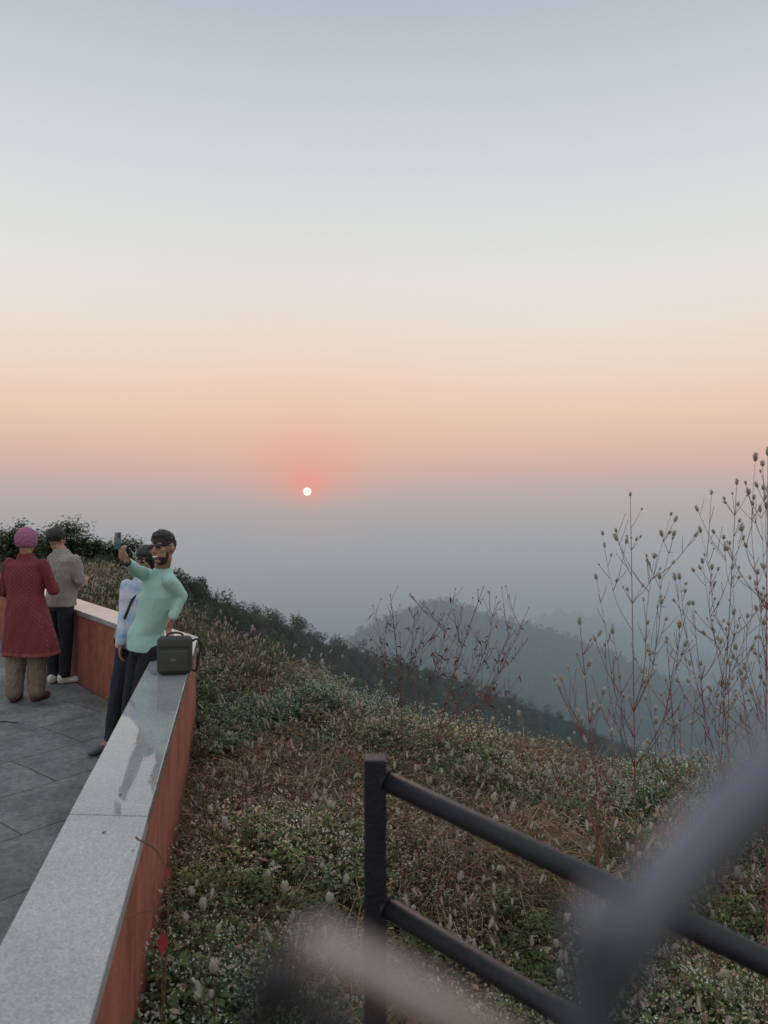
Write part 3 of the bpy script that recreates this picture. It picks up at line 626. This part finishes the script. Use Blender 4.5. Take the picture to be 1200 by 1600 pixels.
def add_hand(bm,w,d,pn,curl,side,k=1.0):
    d=d.normalized(); pn=(pn-d*pn.dot(d)).normalized(); s=d.cross(pn)*side
    pc=w+d*.045*k; B=Matrix((s,d,pn)).transposed(); sph(bm,pc,.038*k,.05*k,.016*k,B,2)
    for j,(o_,ln) in enumerate([(.028,.070),(.010,.078),(-.009,.073),(-.026,.058)]):
        p0=w+(d*.08+s*o_)*k; a=curl; d1=(d*math.cos(a)+pn*math.sin(a)); d2=(d*math.cos(2.0*a)+pn*math.sin(2.0*a)); d3=(d*math.cos(2.8*a)+pn*math.sin(2.8*a))
        p1=p0+d1*ln*.45*k; p2=p1+d2*ln*.32*k; p3=p2+d3*ln*.23*k; limb(bm,[w+(d*.05+s*o_*.8)*k,p0,p1,p2,p3],[.010*k,.0095*k,.009*k,.008*k,.007*k],8)
    t0=w+(d*.025+s*.028)*k; t1=t0+(s*.8+d*.8+pn*.3).normalized()*.035*k; t2=t1+(d+s*.15+pn*.5).normalized()*.03*k; limb(bm,[w+d*.015*k+s*.01*k,t0,t1,t2],[.012*k,.012*k,.010*k,.008*k],8)
def skinmat(name,c):
    m,nt,p,o=base_mat(name); tc=N(nt,'ShaderNodeTexCoord').outputs['Object']; n=noise_(nt,18,4,tc)
    L(nt,mixc(nt,n.outputs[0],tuple(q*.85 for q in c)+(1,),tuple(q*1.12 for q in c)+(1,)),p.inputs['Base Color']); p.inputs['Roughness'].default_value=.5
    p.inputs['Subsurface Weight'].default_value=.08; p.inputs['Subsurface Radius'].default_value=(.01,.004,.002); return m
skin=skinmat('brown_skin',(.33,.18,.12)); hairm=plain('black_hair',(.010,.009,.009),.55,.4,60,.6,140); beardm=plain('trimmed_beard',(.035,.025,.021),.85,.6,150,.7,260)
eyew=plain('eye_white',(.7,.68,.65),.3,.05); irism=plain('dark_iris',(.02,.012,.008),.15,.1); lipm=plain('lip',(.28,.10,.09),.5,.1); toothm=plain('teeth',(.8,.78,.74),.3,.02)
def shell(name,mat,par,c,B,rad,keep,amp=.004,fr=60,inner=.86):
    bm=bmesh.new(); bmesh.ops.create_icosphere(bm,subdivisions=5,radius=1)
    for v in bm.verts:
        n=v.co.normalized(); w=keep(n); w=max(0,min(1,w)); k=inner+(1-inner)*w; q=Vector((n.x*rad[0],n.y*rad[1],n.z*rad[2]))*k
        q+=n*(mnoise.noise(q*fr)+.5*mnoise.noise(q*fr*2.2))*amp*w; v.co=B@q+c
    return bm_obj(name,bm,mat,par,smooth=True)
def head_on(bm,c,face,up,neck,k=1.):
    B=basis(face,up); s,f,u=B.col[0],B.col[1],B.col[2]
    sph(bm,c+u*.022*k-f*.012*k,.074*k,.092*k,.092*k,B); sph(bm,c-u*.045*k+f*.018*k,.056*k,.066*k,.068*k,B); sph(bm,c-u*.09*k+f*.058*k,.024*k,.022*k,.018*k,B,2)
    limb(bm,[c+u*.008*k+f*.083*k,c-u*.014*k+f*.094*k,c-u*.030*k+f*.099*k],[.009*k,.011*k,.0135*k],8)
    for q in (1,-1):
        sph(bm,c-u*.033*k+f*.088*k+s*q*.011*k,.009*k,sub=2); sph(bm,c-u*.005*k-f*.01*k+s*q*.075*k,.010*k,.020*k,.032*k,B,2); sph(bm,c-u*.022*k+f*.058*k+s*q*.036*k,.022*k,.020*k,.020*k,B,2)
        sph(bm,c+u*.024*k+f*.076*k+s*q*.03*k,.024*k,.008*k,.007*k,B,2)
    sph(bm,c-u*.055*k+f*.078*k,.024*k,.010*k,.006*k,B,2); sph(bm,c-u*.066*k+f*.077*k,.021*k,.010*k,.007*k,B,2)
    limb(bm,[neck,c-u*.06*k-f*.02*k],[.054*k,.050*k]); return B
def face_parts(par,c,B,k=1,eyes=True,smile=False):
    s,f,u=B.col[0],B.col[1],B.col[2]
    if eyes:
        for q in (1,-1):
            bm=bmesh.new(); sph(bm,c+u*.005*k+f*.0765*k+s*q*.031*k,.0125*k,.008*k,.0065*k,B,2); bm_obj('eye',bm,eyew,par,True)
            bm=bmesh.new(); sph(bm,c+u*.005*k+f*.0815*k+s*q*.031*k,.0055*k,.004*k,.0055*k,B,2); bm_obj('iris',bm,irism,par,True)
    bm=bmesh.new(); sph(bm,c-u*.055*k+f*.0835*k,.023*k,.006*k,.004*k,B,2); sph(bm,c-u*.068*k+f*.0825*k,.019*k,.006*k,.005*k,B,2); bm_obj('mouth',bm,lipm,par,True)
    if smile:
        bm=bmesh.new(); sph(bm,c-u*.0615*k+f*.0860*k,.023*k,.005*k,.0065*k,B,2); bm_obj('teeth',bm,toothm,par,True)
def V3(*a): return Vector(a)
UP=V3(0,0,1)
def shoe(par,ank,toe,mat,ln=.26,wd=.048,ht=.075,sole=None):
    toe=toe.normalized(); s=toe.cross(UP); c=V3(ank.x,ank.y,0)+toe*.055; B=Matrix((s,toe,UP)).transposed()
    bm=bmesh.new(); sph(bm,c+toe*.03+UP*.03,wd,ln*.42,.035,B); sph(bm,V3(ank.x,ank.y,.05)-toe*.01,wd*.95,.062,ht*.9,B); sph(bm,c+toe*.07+UP*.028,wd*1.02,.07,.032,B)
    for v in bm.verts: v.co.z=max(.006,v.co.z)
    o_=solid('shoe',bm,mat,par,.006,2)
    return o_
def garment_top(par,name,mat,secs,side,fwd,arms,vox=.008,wr=.005,extra=None,stretch=(1,1,.5)):
    bm=bmesh.new(); loft(bm,secs,side,fwd)
    for pts,rs in arms: limb(bm,pts,rs)
    if extra: extra(bm)
    return solid(name,bm,mat,par,vox,4,wr,14,stretch)
def trousers(par,mat,hipc,side,fwd,legs,rs,wr=.006,top=.10,name='trousers',hw=.155):
    bm=bmesh.new(); loft(bm,[(hipc-UP*.09,hw*.85,.095),(hipc-UP*.02,hw,.112),(hipc+UP*top,hw*.88,.092)],side,fwd)
    for hp,kn,an in legs: limb(bm,[hp,hp.lerp(kn,.5),kn,kn.lerp(an,.5),an],[rs[0],(rs[0]+rs[1])/2,rs[1],(rs[1]+rs[2])/2,rs[2]])
    return solid(name,bm,mat,par,.008,3,wr,16,(1,1,.7))
def body_mesh(par,hipc,chest,neck,head,face,hup,side,fwd,arms,legs,hands,k=1.,mat=None,toe=None):
    bm=bmesh.new()
    loft(bm,[(hipc-UP*.08,.100,.070),(hipc,.115,.080),(hipc.lerp(chest,.5),.098,.072),(chest,.112,.076),(chest.lerp(neck,.6),.108,.060),(neck-UP*.02,.048,.048)],side,fwd)
    for sh,el,wr_ in arms: limb(bm,[chest.lerp(sh,.6),sh-UP*.01,sh.lerp(el,.45),el,el.lerp(wr_,.3),wr_],[.042,.036,.032,.027,.027,.024])
    for (hp,kn,an),t in zip(legs,toe):
        limb(bm,[hp,hp.lerp(kn,.5),kn,kn.lerp(an,.35),an],[.064,.054,.042,.038,.030]); limb(bm,[an-UP*.03,V3(an.x,an.y,.035)+t*.10,V3(an.x,an.y,.028)+t*.14],[.030,.026,.020])
    for h in hands: add_hand(bm,*h)
    B=head_on(bm,head,face,hup,neck,k); solid('body',bm,mat or skin,par,.0055,3); return B

# ---- person in mint sweatshirt
b0=V3(-1.90,5.62,ZT); e=empty('person',b0,'man in mint sweatshirt and dark jeans taking a selfie','person'); S=lambda u,v,d: from_pixel(u,v,d)-b0
fw=V3(-.72,-.69,0).normalized(); sd_=fw.cross(UP)  # person's right
hip=V3(.165,-.02,.86); chest=V3(.275,-.09,1.21); neck=V3(.31,-.11,1.425); head=S(254,857,5.44)
rs_=chest+sd_*.155+UP*.135; ls_=chest-sd_*.155+UP*.13
rw=S(198,878,5.10); re=(rs_+rw)/2+V3(-.01,.02,-.02); lw=S(268,966,5.45); le=S(284,931,5.50)
lhip=hip-sd_*.08-UP*.05; rhip=hip+sd_*.08-UP*.05
legs=[(rhip,V3(.06,-.02,.47),V3(-.01,.05,.09)),(lhip,V3(.14,-.10,.47),V3(.09,-.06,.09))]
toes=[V3(-.85,-.5,0).normalized(),V3(-.6,-.8,0).normalized()]
ph=S(184,845,5.04)
B=body_mesh(e,hip,chest,neck,head,V3(-.34,-.93,.14),V3(-.16,0,1),sd_,fw,[(rs_,re,rw),(ls_,le,lw)],legs,[(rw,V3(-.38,-.10,.9),V3(.35,.85,.15),.6,1,.88),(lw,V3(-.25,-.1,-.9),V3(.5,-.2,0),.5,1,.92)],1.03,toe=toes)
jean=plain('dark_denim',(.016,.022,.040),.9,.35,30,.3,160); mint=plain('mint_fleece',(.37,.61,.54),.9,.06,8,.2,220)
secs=[(hip-UP*.05,.142,.118),(hip+UP*.0,.147,.122),(hip+UP*.07,.143,.116),(hip.lerp(chest,.5),.135,.106),(chest,.146,.108),(chest+UP*.09,.140,.092),(neck-UP*.06,.085,.070),(neck-UP*.015,.060,.060)]
def creases(bm):
    for a,b_,w in [(hip+sd_*.12+fw*.06+UP*.02,hip-sd_*.02+fw*.10+UP*.07,.022),(hip+sd_*.10+fw*.07+UP*.10,chest-sd_*.05+fw*.085-UP*.12,.018),(chest+sd_*.12+fw*.04+UP*.05,chest-sd_*.02+fw*.09-UP*.04,.018)]: limb(bm,[a,a.lerp(b_,.5)+fw*.008,b_],[w*.6,w,w*.5],10)
garment_top(e,'sweatshirt',mint,secs,sd_,fw,[([rs_-UP*.008,rs_.lerp(re,.5),re,rw.lerp(re,.12)],[.053,.048,.043,.035]),([ls_-UP*.008,ls_.lerp(le,.5),le,lw.lerp(le,.12)],[.052,.047,.042,.035])],.0065,.0045,creases,(.8,.8,.45))
trousers(e,plain('black_jeans',(.012,.013,.018),.9,.3,30,.3,160),hip,sd_,fw,legs,(.080,.062,.051),hw=.128)
wh=plain('white_shoe',(.62,.62,.60),.5,.1)
shm=plain('black_shoe',(.02,.02,.022),.5,.2)
for (a,b_,c),t in zip(legs,toes): shoe(e,c,t,shm)
shell('hair',hairm,e,head+UP*.038-B.col[1]*.008,B,(.081,.102,.098),lambda n:min(1,max((n.z-.08)*6,(-n.y-.1)*4 if n.z>-.55 else 0)) if not(n.y>.55 and n.z<.42) else (n.z-.30)*5,.010,45)
def bk_(n):
    if n.y<-.15: return 0
    if abs(n.x)<.36 and -.44<n.z<-.02 and n.y>.5: return 0
    lim=.06 if n.y>.55 and abs(n.x)<.40 else (-.28 if n.y>.30 else .35)
    return (lim-n.z)*6
shell('beard',beardm,e,head-B.col[2]*.047+B.col[1]*.019,B,(.0595,.0700,.0715),bk_,.0015,90,.90)
face_parts(e,head,B,1.03,eyes=True,smile=True)
dkl=plain('dark_lens',(.01,.01,.012),.08,.1); s,f,u=B.col[0],B.col[1],B.col[2]
bm=bmesh.new()
for q in (1,-1):
    sph(bm,head+u*.008+f*.095+s*q*.032,.024,.005,.015,B); cyl(bm,head+u*.012+f*.090+s*q*.056,head+u*.01+f*.0+s*q*.081,.0025,.0025,8)
cyl(bm,head+u*.012+f*.098-s*.012,head+u*.012+f*.098+s*.012,.0025,.0025,8); bm_obj('sunglasses',bm,dkl,e,True)
bm=bmesh.new(); dv=(rw-re).normalized(); cyl(bm,rw-dv*.008,rw+dv*.012,.030,.029,20); sph(bm,rw+V3(.012,-.03,-.012),.018,.010,.018); bm_obj('wristwatch',bm,plain('black_rubber',(.012,.012,.014),.35,.1),e,True)
# phone
pm=plain('phone_back',(.06,.12,.15),.12,.2,5); pe=empty('phone',b0+ph,'dark smartphone held up in a raised hand','phone')
pr=basis(V3(.55,.83,-.08),V3(-.08,0,1)); bm=bmesh.new(); rbox(bm,V3(0,0,0),(.064,.008,.112),pr,.0035,2); bm_obj('casing',bm,pm,pe,True)
bm=bmesh.new(); rbox(bm,pr@V3(.015,-.0055,.034),(.024,.003,.030),pr,.001,2); bm_obj('camera_bump',bm,dkl,pe)
bm=bmesh.new(); rbox(bm,pr@V3(0,.0043,0),(.056,.001,.104),pr); m,nt,p,o=base_mat('phone_screen'); p.inputs['Base Color'].default_value=(.02,.03,.04,1); p.inputs['Roughness'].default_value=.05; bm_obj('screen',bm,m,pe)

# ---- woman in striped jacket
b0=V3(-2.03,5.90,ZT); e=empty('person',b0,'woman in pale blue mottled jacket and navy jeans posing','person')
fw=V3(-.45,-.89,0).normalized(); sd_=fw.cross(UP)
S=lambda u,v,d: from_pixel(u,v,d)-b0
hip=S(209,1000,5.90); chest=S(218,935,5.88); neck=S(225,899,5.87); head=S(229,877,5.84)
rs_=chest+sd_*.130+UP*.10; ls_=chest-sd_*.130+UP*.10; rw=S(188,1008,5.76); re=S(194,962,5.84); le=ls_+V3(.02,.02,-.26); lw=le+V3(-.02,-.06,-.22)
legs=[(hip+sd_*.07-UP*.04,V3(-.0,-.05,.44),V3(-.04,-.08,.09)),(hip-sd_*.07-UP*.04,V3(.07,-.01,.44),V3(.05,.02,.09))]
toes=[V3(-.6,-.8,0).normalized(),V3(-.4,-.9,0).normalized()]
m,nt,p,o=base_mat('mottled_knit'); tc=N(nt,'ShaderNodeTexCoord').outputs['Object']; sp=N(nt,'ShaderNodeSeparateXYZ'); L(nt,tc,sp.inputs[0])
fr=math_(nt,'FRACT',math_(nt,'ADD',math_(nt,'MULTIPLY',sp.outputs[2],2.8),math_(nt,'MULTIPLY',noise_(nt,8,5,tc,.6).outputs[0],.4))); c=ramp(nt,fr,[(0,(.34,.48,.64,1)),(.22,(.56,.61,.68,1)),(.36,(.42,.43,.58,1)),(.50,(.58,.62,.68,1)),(.66,(.27,.39,.55,1)),(.85,(.57,.63,.70,1)),(1,(.34,.48,.64,1))]); L(nt,c,p.inputs['Base Color']); p.inputs['Roughness'].default_value=.95
B=body_mesh(e,hip,chest,neck,head,V3(-.35,-.93,.05),UP,sd_,fw,[(rs_,re,rw),(ls_,le,lw)],legs,[(rw,V3(-.03,-.02,-1),V3(.6,.2,0),.35,-1,.88),(lw,V3(0,0,-1),V3(-.5,0,0),.4,-1,.88)],.93,toe=toes)
secs=[(hip-UP*.05,.135,.115),(hip+UP*.05,.138,.116),(hip.lerp(chest,.5),.128,.105),(chest,.134,.106),(chest+UP*.08,.126,.090),(neck-UP*.04,.085,.072),(neck,.058,.058)]
garment_top(e,'jacket',m,secs,sd_,fw,[([rs_-UP*.005,re,rw.lerp(re,.1)],[.049,.045,.038]),([ls_-UP*.005,le,lw.lerp(le,.1)],[.049,.045,.038])],.0065,.005,None,(.8,.8,.5))
trousers(e,jean,hip,sd_,fw,legs,(.076,.058,.047),hw=.122)
cvs=plain('canvas_shoe',(.10,.10,.11),.6,.3)
for (a,b_,c),t in zip(legs,toes): shoe(e,c,t,cvs,.24,.043)
shell('hair',hairm,e,head+UP*.026-B.col[1]*.008,B,(.083,.100,.100),lambda n:0 if (n.y>.30 and n.z<.22) else min(1,(1.15-n.y)*5),.005,40)
bm=bmesh.new(); loft(bm,[(neck-UP*.22-fw*.06,.05,.025),(neck-UP*.05-fw*.05,.075,.035),(head-fw*.035,.082,.05)],sd_,fw); solid('hair',bm,hairm,e,.008,3,.006,30)
bm=bmesh.new(); a=ls_+UP*.045+fw*.02; limb(bm,[a,chest+fw*.105-sd_*.03,hip+fw*.112+sd_*.08],[.012,.012,.012],8); bm_obj('strap',bm,plain('dark_strap',(.015,.016,.02),.8,.2),e,True)
face_parts(e,head,B,.93,True)
s,f,u=B.col[0],B.col[1],B.col[2]; bm=bmesh.new()
for q in (1,-1):
    for k in range(16):
        a=k*math.pi/8; a2=(k+1)*math.pi/8; cc=head+u*.005+f*.088+s*q*.029; cyl(bm,cc+(s*math.cos(a)*.022+u*math.sin(a)*.017),cc+(s*math.cos(a2)*.022+u*math.sin(a2)*.017),.0014,.0014,6)
    cyl(bm,head+u*.01+f*.086+s*q*.050,head+u*.008+s*q*.072,.0014,.0014,6)
bm_obj('eyeglasses',bm,dkl,e)

# ---- woman in maroon kurta
b0=V3(-3.36,7.2,ZT); e=empty('person',b0,'woman in maroon kurta and pink knit cap, seen from behind','person')
fw=V3(.15,.99,0).normalized(); sd_=fw.cross(UP); hip=V3(0,0,.85); chest=V3(0,0,1.18); neck=V3(.0,.01,1.37); head=V3(0,.02,1.485)
rs_=chest+sd_*.165+UP*.10; ls_=chest-sd_*.165+UP*.10; re=V3(.235,.05,1.03); rw=V3(.14,.27,1.10); le=V3(-.235,.05,1.02); lw=V3(-.10,.28,1.08)
legs=[(V3(.085,0,.82),V3(.10,.02,.45),V3(.10,.0,.09)),(V3(-.085,0,.82),V3(-.09,.02,.45),V3(-.095,-.03,.09))]; toes=[V3(.2,.98,0),V3(-.15,.98,0)]
B=body_mesh(e,hip,chest,neck,head,V3(.25,.97,-.05),UP,sd_,fw,[(rs_,re,rw),(ls_,le,lw)],legs,[(rw,V3(-.6,.5,.1),V3(0,-.3,-1),.5,1,.88),(lw,V3(.6,.5,.1),V3(0,-.3,-1),.5,-1,.88)],.95,toe=toes)
m,nt,p,o=base_mat('maroon_print'); tc=N(nt,'ShaderNodeTexCoord').outputs['Object']; mp=N(nt,'ShaderNodeMapping'); L(nt,tc,mp.inputs[0]); mp.inputs['Scale'].default_value=(34,8,34); mp.inputs['Rotation'].default_value=(0,.785,0)
vo=N(nt,'ShaderNodeTexVoronoi'); vo.inputs['Scale'].default_value=1; vo.inputs['Randomness'].default_value=.12; L(nt,mp.outputs[0],vo.inputs[0])
nz=noise_(nt,5,4,tc); c=mixc(nt,nz.outputs[0],(.12,.018,.024,1),(.20,.034,.040,1)); c=mixc(nt,math_(nt,'MULTIPLY',math_(nt,'LESS_THAN',vo.outputs['Distance'],.22),.35),c,(.40,.15,.13,1))
sp=N(nt,'ShaderNodeSeparateXYZ'); L(nt,tc,sp.inputs[0]); c=mixc(nt,math_(nt,'MULTIPLY',math_(nt,'LESS_THAN',sp.outputs[2],.475),.5),c,(.30,.10,.08,1)); L(nt,c,p.inputs['Base Color']); p.inputs['Roughness'].default_value=.9
secs=[(V3(.05,.0,.44),.265,.17),(V3(.04,0,.60),.235,.16),(V3(.02,0,.80),.200,.145),(V3(0,0,1.0),.158,.122),(chest,.172,.126),(chest+UP*.10,.160,.108),(neck-UP*.04,.088,.075),(neck+UP*.01,.062,.062)]
def folds(bm):
    for k in range(9):
        a=-1.3+k*.33; d=sd_*math.sin(a)-fw*math.cos(a); limb(bm,[V3(.02,0,.86)+d*.12,V3(.045,0,.47)+V3(d.x*.225,d.y*.15,0)],[.01,.028],8)
garment_top(e,'kurta',m,secs,sd_,fw,[([rs_,re,re.lerp(rw,.35)],[.060,.054,.050]),([ls_,le,le.lerp(lw,.35)],[.060,.054,.050])],.009,.012,folds,(1.1,1.1,.25))
trousers(e,plain('beige_cotton',(.20,.155,.12),.95,.2,10,.3,80),V3(0,0,.86),sd_,fw,legs,(.10,.092,.074),.010,.05)
brn=plain('brown_leather',(.10,.04,.03),.5,.2)
for (a,b_,c),t in zip(legs,toes): shoe(e,c,t,brn,.25,.046)
m=plain('pink_knit',(.33,.125,.225),.95,.2,60,.9,90); shell('knit_cap',m,e,head+UP*.030-B.col[1]*.006,B,(.094,.112,.114),lambda n:1 if n.z>-.62 and not (n.y>.6 and n.z<.15) else (n.z+.87)*4,.005,50,.84)
face_parts(e,head,B,.95)

# ---- man in grey shirt
b0=V3(-3.36,7.93,ZT); e=empty('person',b0,'man in grey short-sleeved shirt, dark trousers and white sneakers','person')
fw=V3(.55,.83,0).normalized(); sd_=fw.cross(UP); hip=V3(.03,-.02,.83); chest=V3(.06,-.01,1.16); neck=V3(.03,.0,1.36); head=V3(-.03,.03,1.465)
rs_=chest+sd_*.18+UP*.10; ls_=chest-sd_*.18+UP*.10; re=rs_+V3(.05,.03,-.26); rw=re+V3(-.02,.21,.05); le=ls_+V3(-.03,.06,-.26); lw=le+V3(.17,.15,.05)
legs=[(hip+sd_*.08-UP*.04,V3(.10,-.05,.45),V3(.09,-.07,.09)),(hip-sd_*.08-UP*.04,V3(-.05,.0,.45),V3(-.04,-.05,.09))]; toes=[V3(.5,.3,0).normalized(),V3(-.1,.95,0).normalized()]
B=body_mesh(e,hip,chest,neck,head,V3(.35,.93,0),UP,sd_,fw,[(rs_,re,rw),(ls_,le,lw)],legs,[(rw,V3(-.7,.4,.1),V3(0,-.3,-1),.5,1,.95),(lw,V3(.7,.3,.1),V3(0,-.3,-1),.5,-1,.95)],.98,toe=toes)
m,nt,p,o=base_mat('grey_check'); tc=N(nt,'ShaderNodeTexCoord').outputs['Object']; sp=N(nt,'ShaderNodeSeparateXYZ'); L(nt,tc,sp.inputs[0])
ga=math_(nt,'LESS_THAN',math_(nt,'FRACT',math_(nt,'MULTIPLY',sp.outputs[2],34)),.18); gb=math_(nt,'LESS_THAN',math_(nt,'FRACT',math_(nt,'MULTIPLY',math_(nt,'ADD',sp.outputs[0],sp.outputs[1]),26)),.18)
c=mixc(nt,math_(nt,'MULTIPLY',math_(nt,'ADD',ga,gb),.18,True),(.27,.255,.23,1),(.12,.12,.115,1)); L(nt,c,p.inputs['Base Color']); p.inputs['Roughness'].default_value=.9
secs=[(hip-UP*.04,.165,.128),(hip+UP*.06,.162,.125),(hip.lerp(chest,.5),.155,.12),(chest,.175,.124),(chest+UP*.10,.17,.108),(neck-UP*.04,.098,.08),(neck+UP*.01,.064,.064)]
garment_top(e,'shirt',m,secs,sd_,fw,[([rs_,rs_.lerp(re,.75)],[.064,.062]),([ls_,ls_.lerp(le,.75)],[.064,.062])],.008,.010)
trousers(e,plain('black_trousers',(.014,.016,.026),.9,.3,30),hip,sd_,fw,legs,(.086,.066,.054),hw=.14)
for (a,b_,c),t in zip(legs,toes): shoe(e,c,t,wh)
shell('hair',hairm,e,head+UP*.034-B.col[1]*.014,B,(.086,.102,.100),lambda n:0 if (n.y>.5 and n.z<.35) else min(1,(n.z+.62)*4),.008,45)
face_parts(e,head,B,.98)

# ------------------------------------------------------------------ sling bag on the coping
bagm=plain('olive_nylon',(.045,.05,.043),.75,.25,20,.4,260); bagd=plain('bag_trim',(.02,.021,.02),.6,.2)
q=from_pixel(270,1055,5.05); e=empty('sling_bag',(q.x,q.y+.05,ZC),'dark olive sling bag standing on the granite coping','bag'); R=Matrix.Rotation(math.radians(8),3,'Z')
bm=bmesh.new(); rbox(bm,V3(0,0,.125),(.225,.10,.245),R,.03,4); bm_obj('bag_body',bm,bagm,e,True)
bm=bmesh.new(); rbox(bm,R@V3(0,-.055,.095),(.18,.03,.14),R,.013,3); bm_obj('front_pocket',bm,bagm,e,True)
bm=bmesh.new(); rbox(bm,R@V3(0,-.0515,.188),(.19,.006,.012),R,.002,1); bm_obj('zip',bm,bagd,e)
bm=bmesh.new(); rbox(bm,R@V3(.0,-.0715,.105),(.035,.003,.018),R); bm_obj('badge',bm,plain('badge_rubber',(.10,.11,.10),.5,.1),e)
mb=MB(); P_=bez([R@V3(-.055,0,.24),R@V3(-.045,0,.262),R@V3(0,0,.272),R@V3(.045,0,.262),R@V3(.055,0,.24)],6); mb.tube(P_,[.007]*len(P_),(1,1,1),8); obj('handle',mb.mesh('handle',bagd,True),e)
mb=MB(); P_=bez([R@V3(.108,0,.21),R@V3(.14,0,.225),R@V3(.168,.01,.19),R@V3(.150,.02,.10),R@V3(.135,.03,.012),R@V3(.10,.06,.008),R@V3(-.02,.09,.008)],6); mb.tube(P_,[.008]*len(P_),(1,1,1),6); obj('strap',mb.mesh('strap',bagd,True),e)

# ------------------------------------------------------------------ camera
cd=D.cameras.new('camera'); cam=D.objects.new('camera',cd); link(cam); cam.location=(0,0,0); cam.rotation_euler=(math.radians(90),0,0)
cd.sensor_fit='HORIZONTAL'; cd.sensor_width=36; cd.lens=36; cd.shift_y=-.025; cd.clip_start=.02; cd.clip_end=100000
cd.dof.use_dof=True; cd.dof.focus_distance=5.0; cd.dof.aperture_fstop=4.2
SC.camera=cam
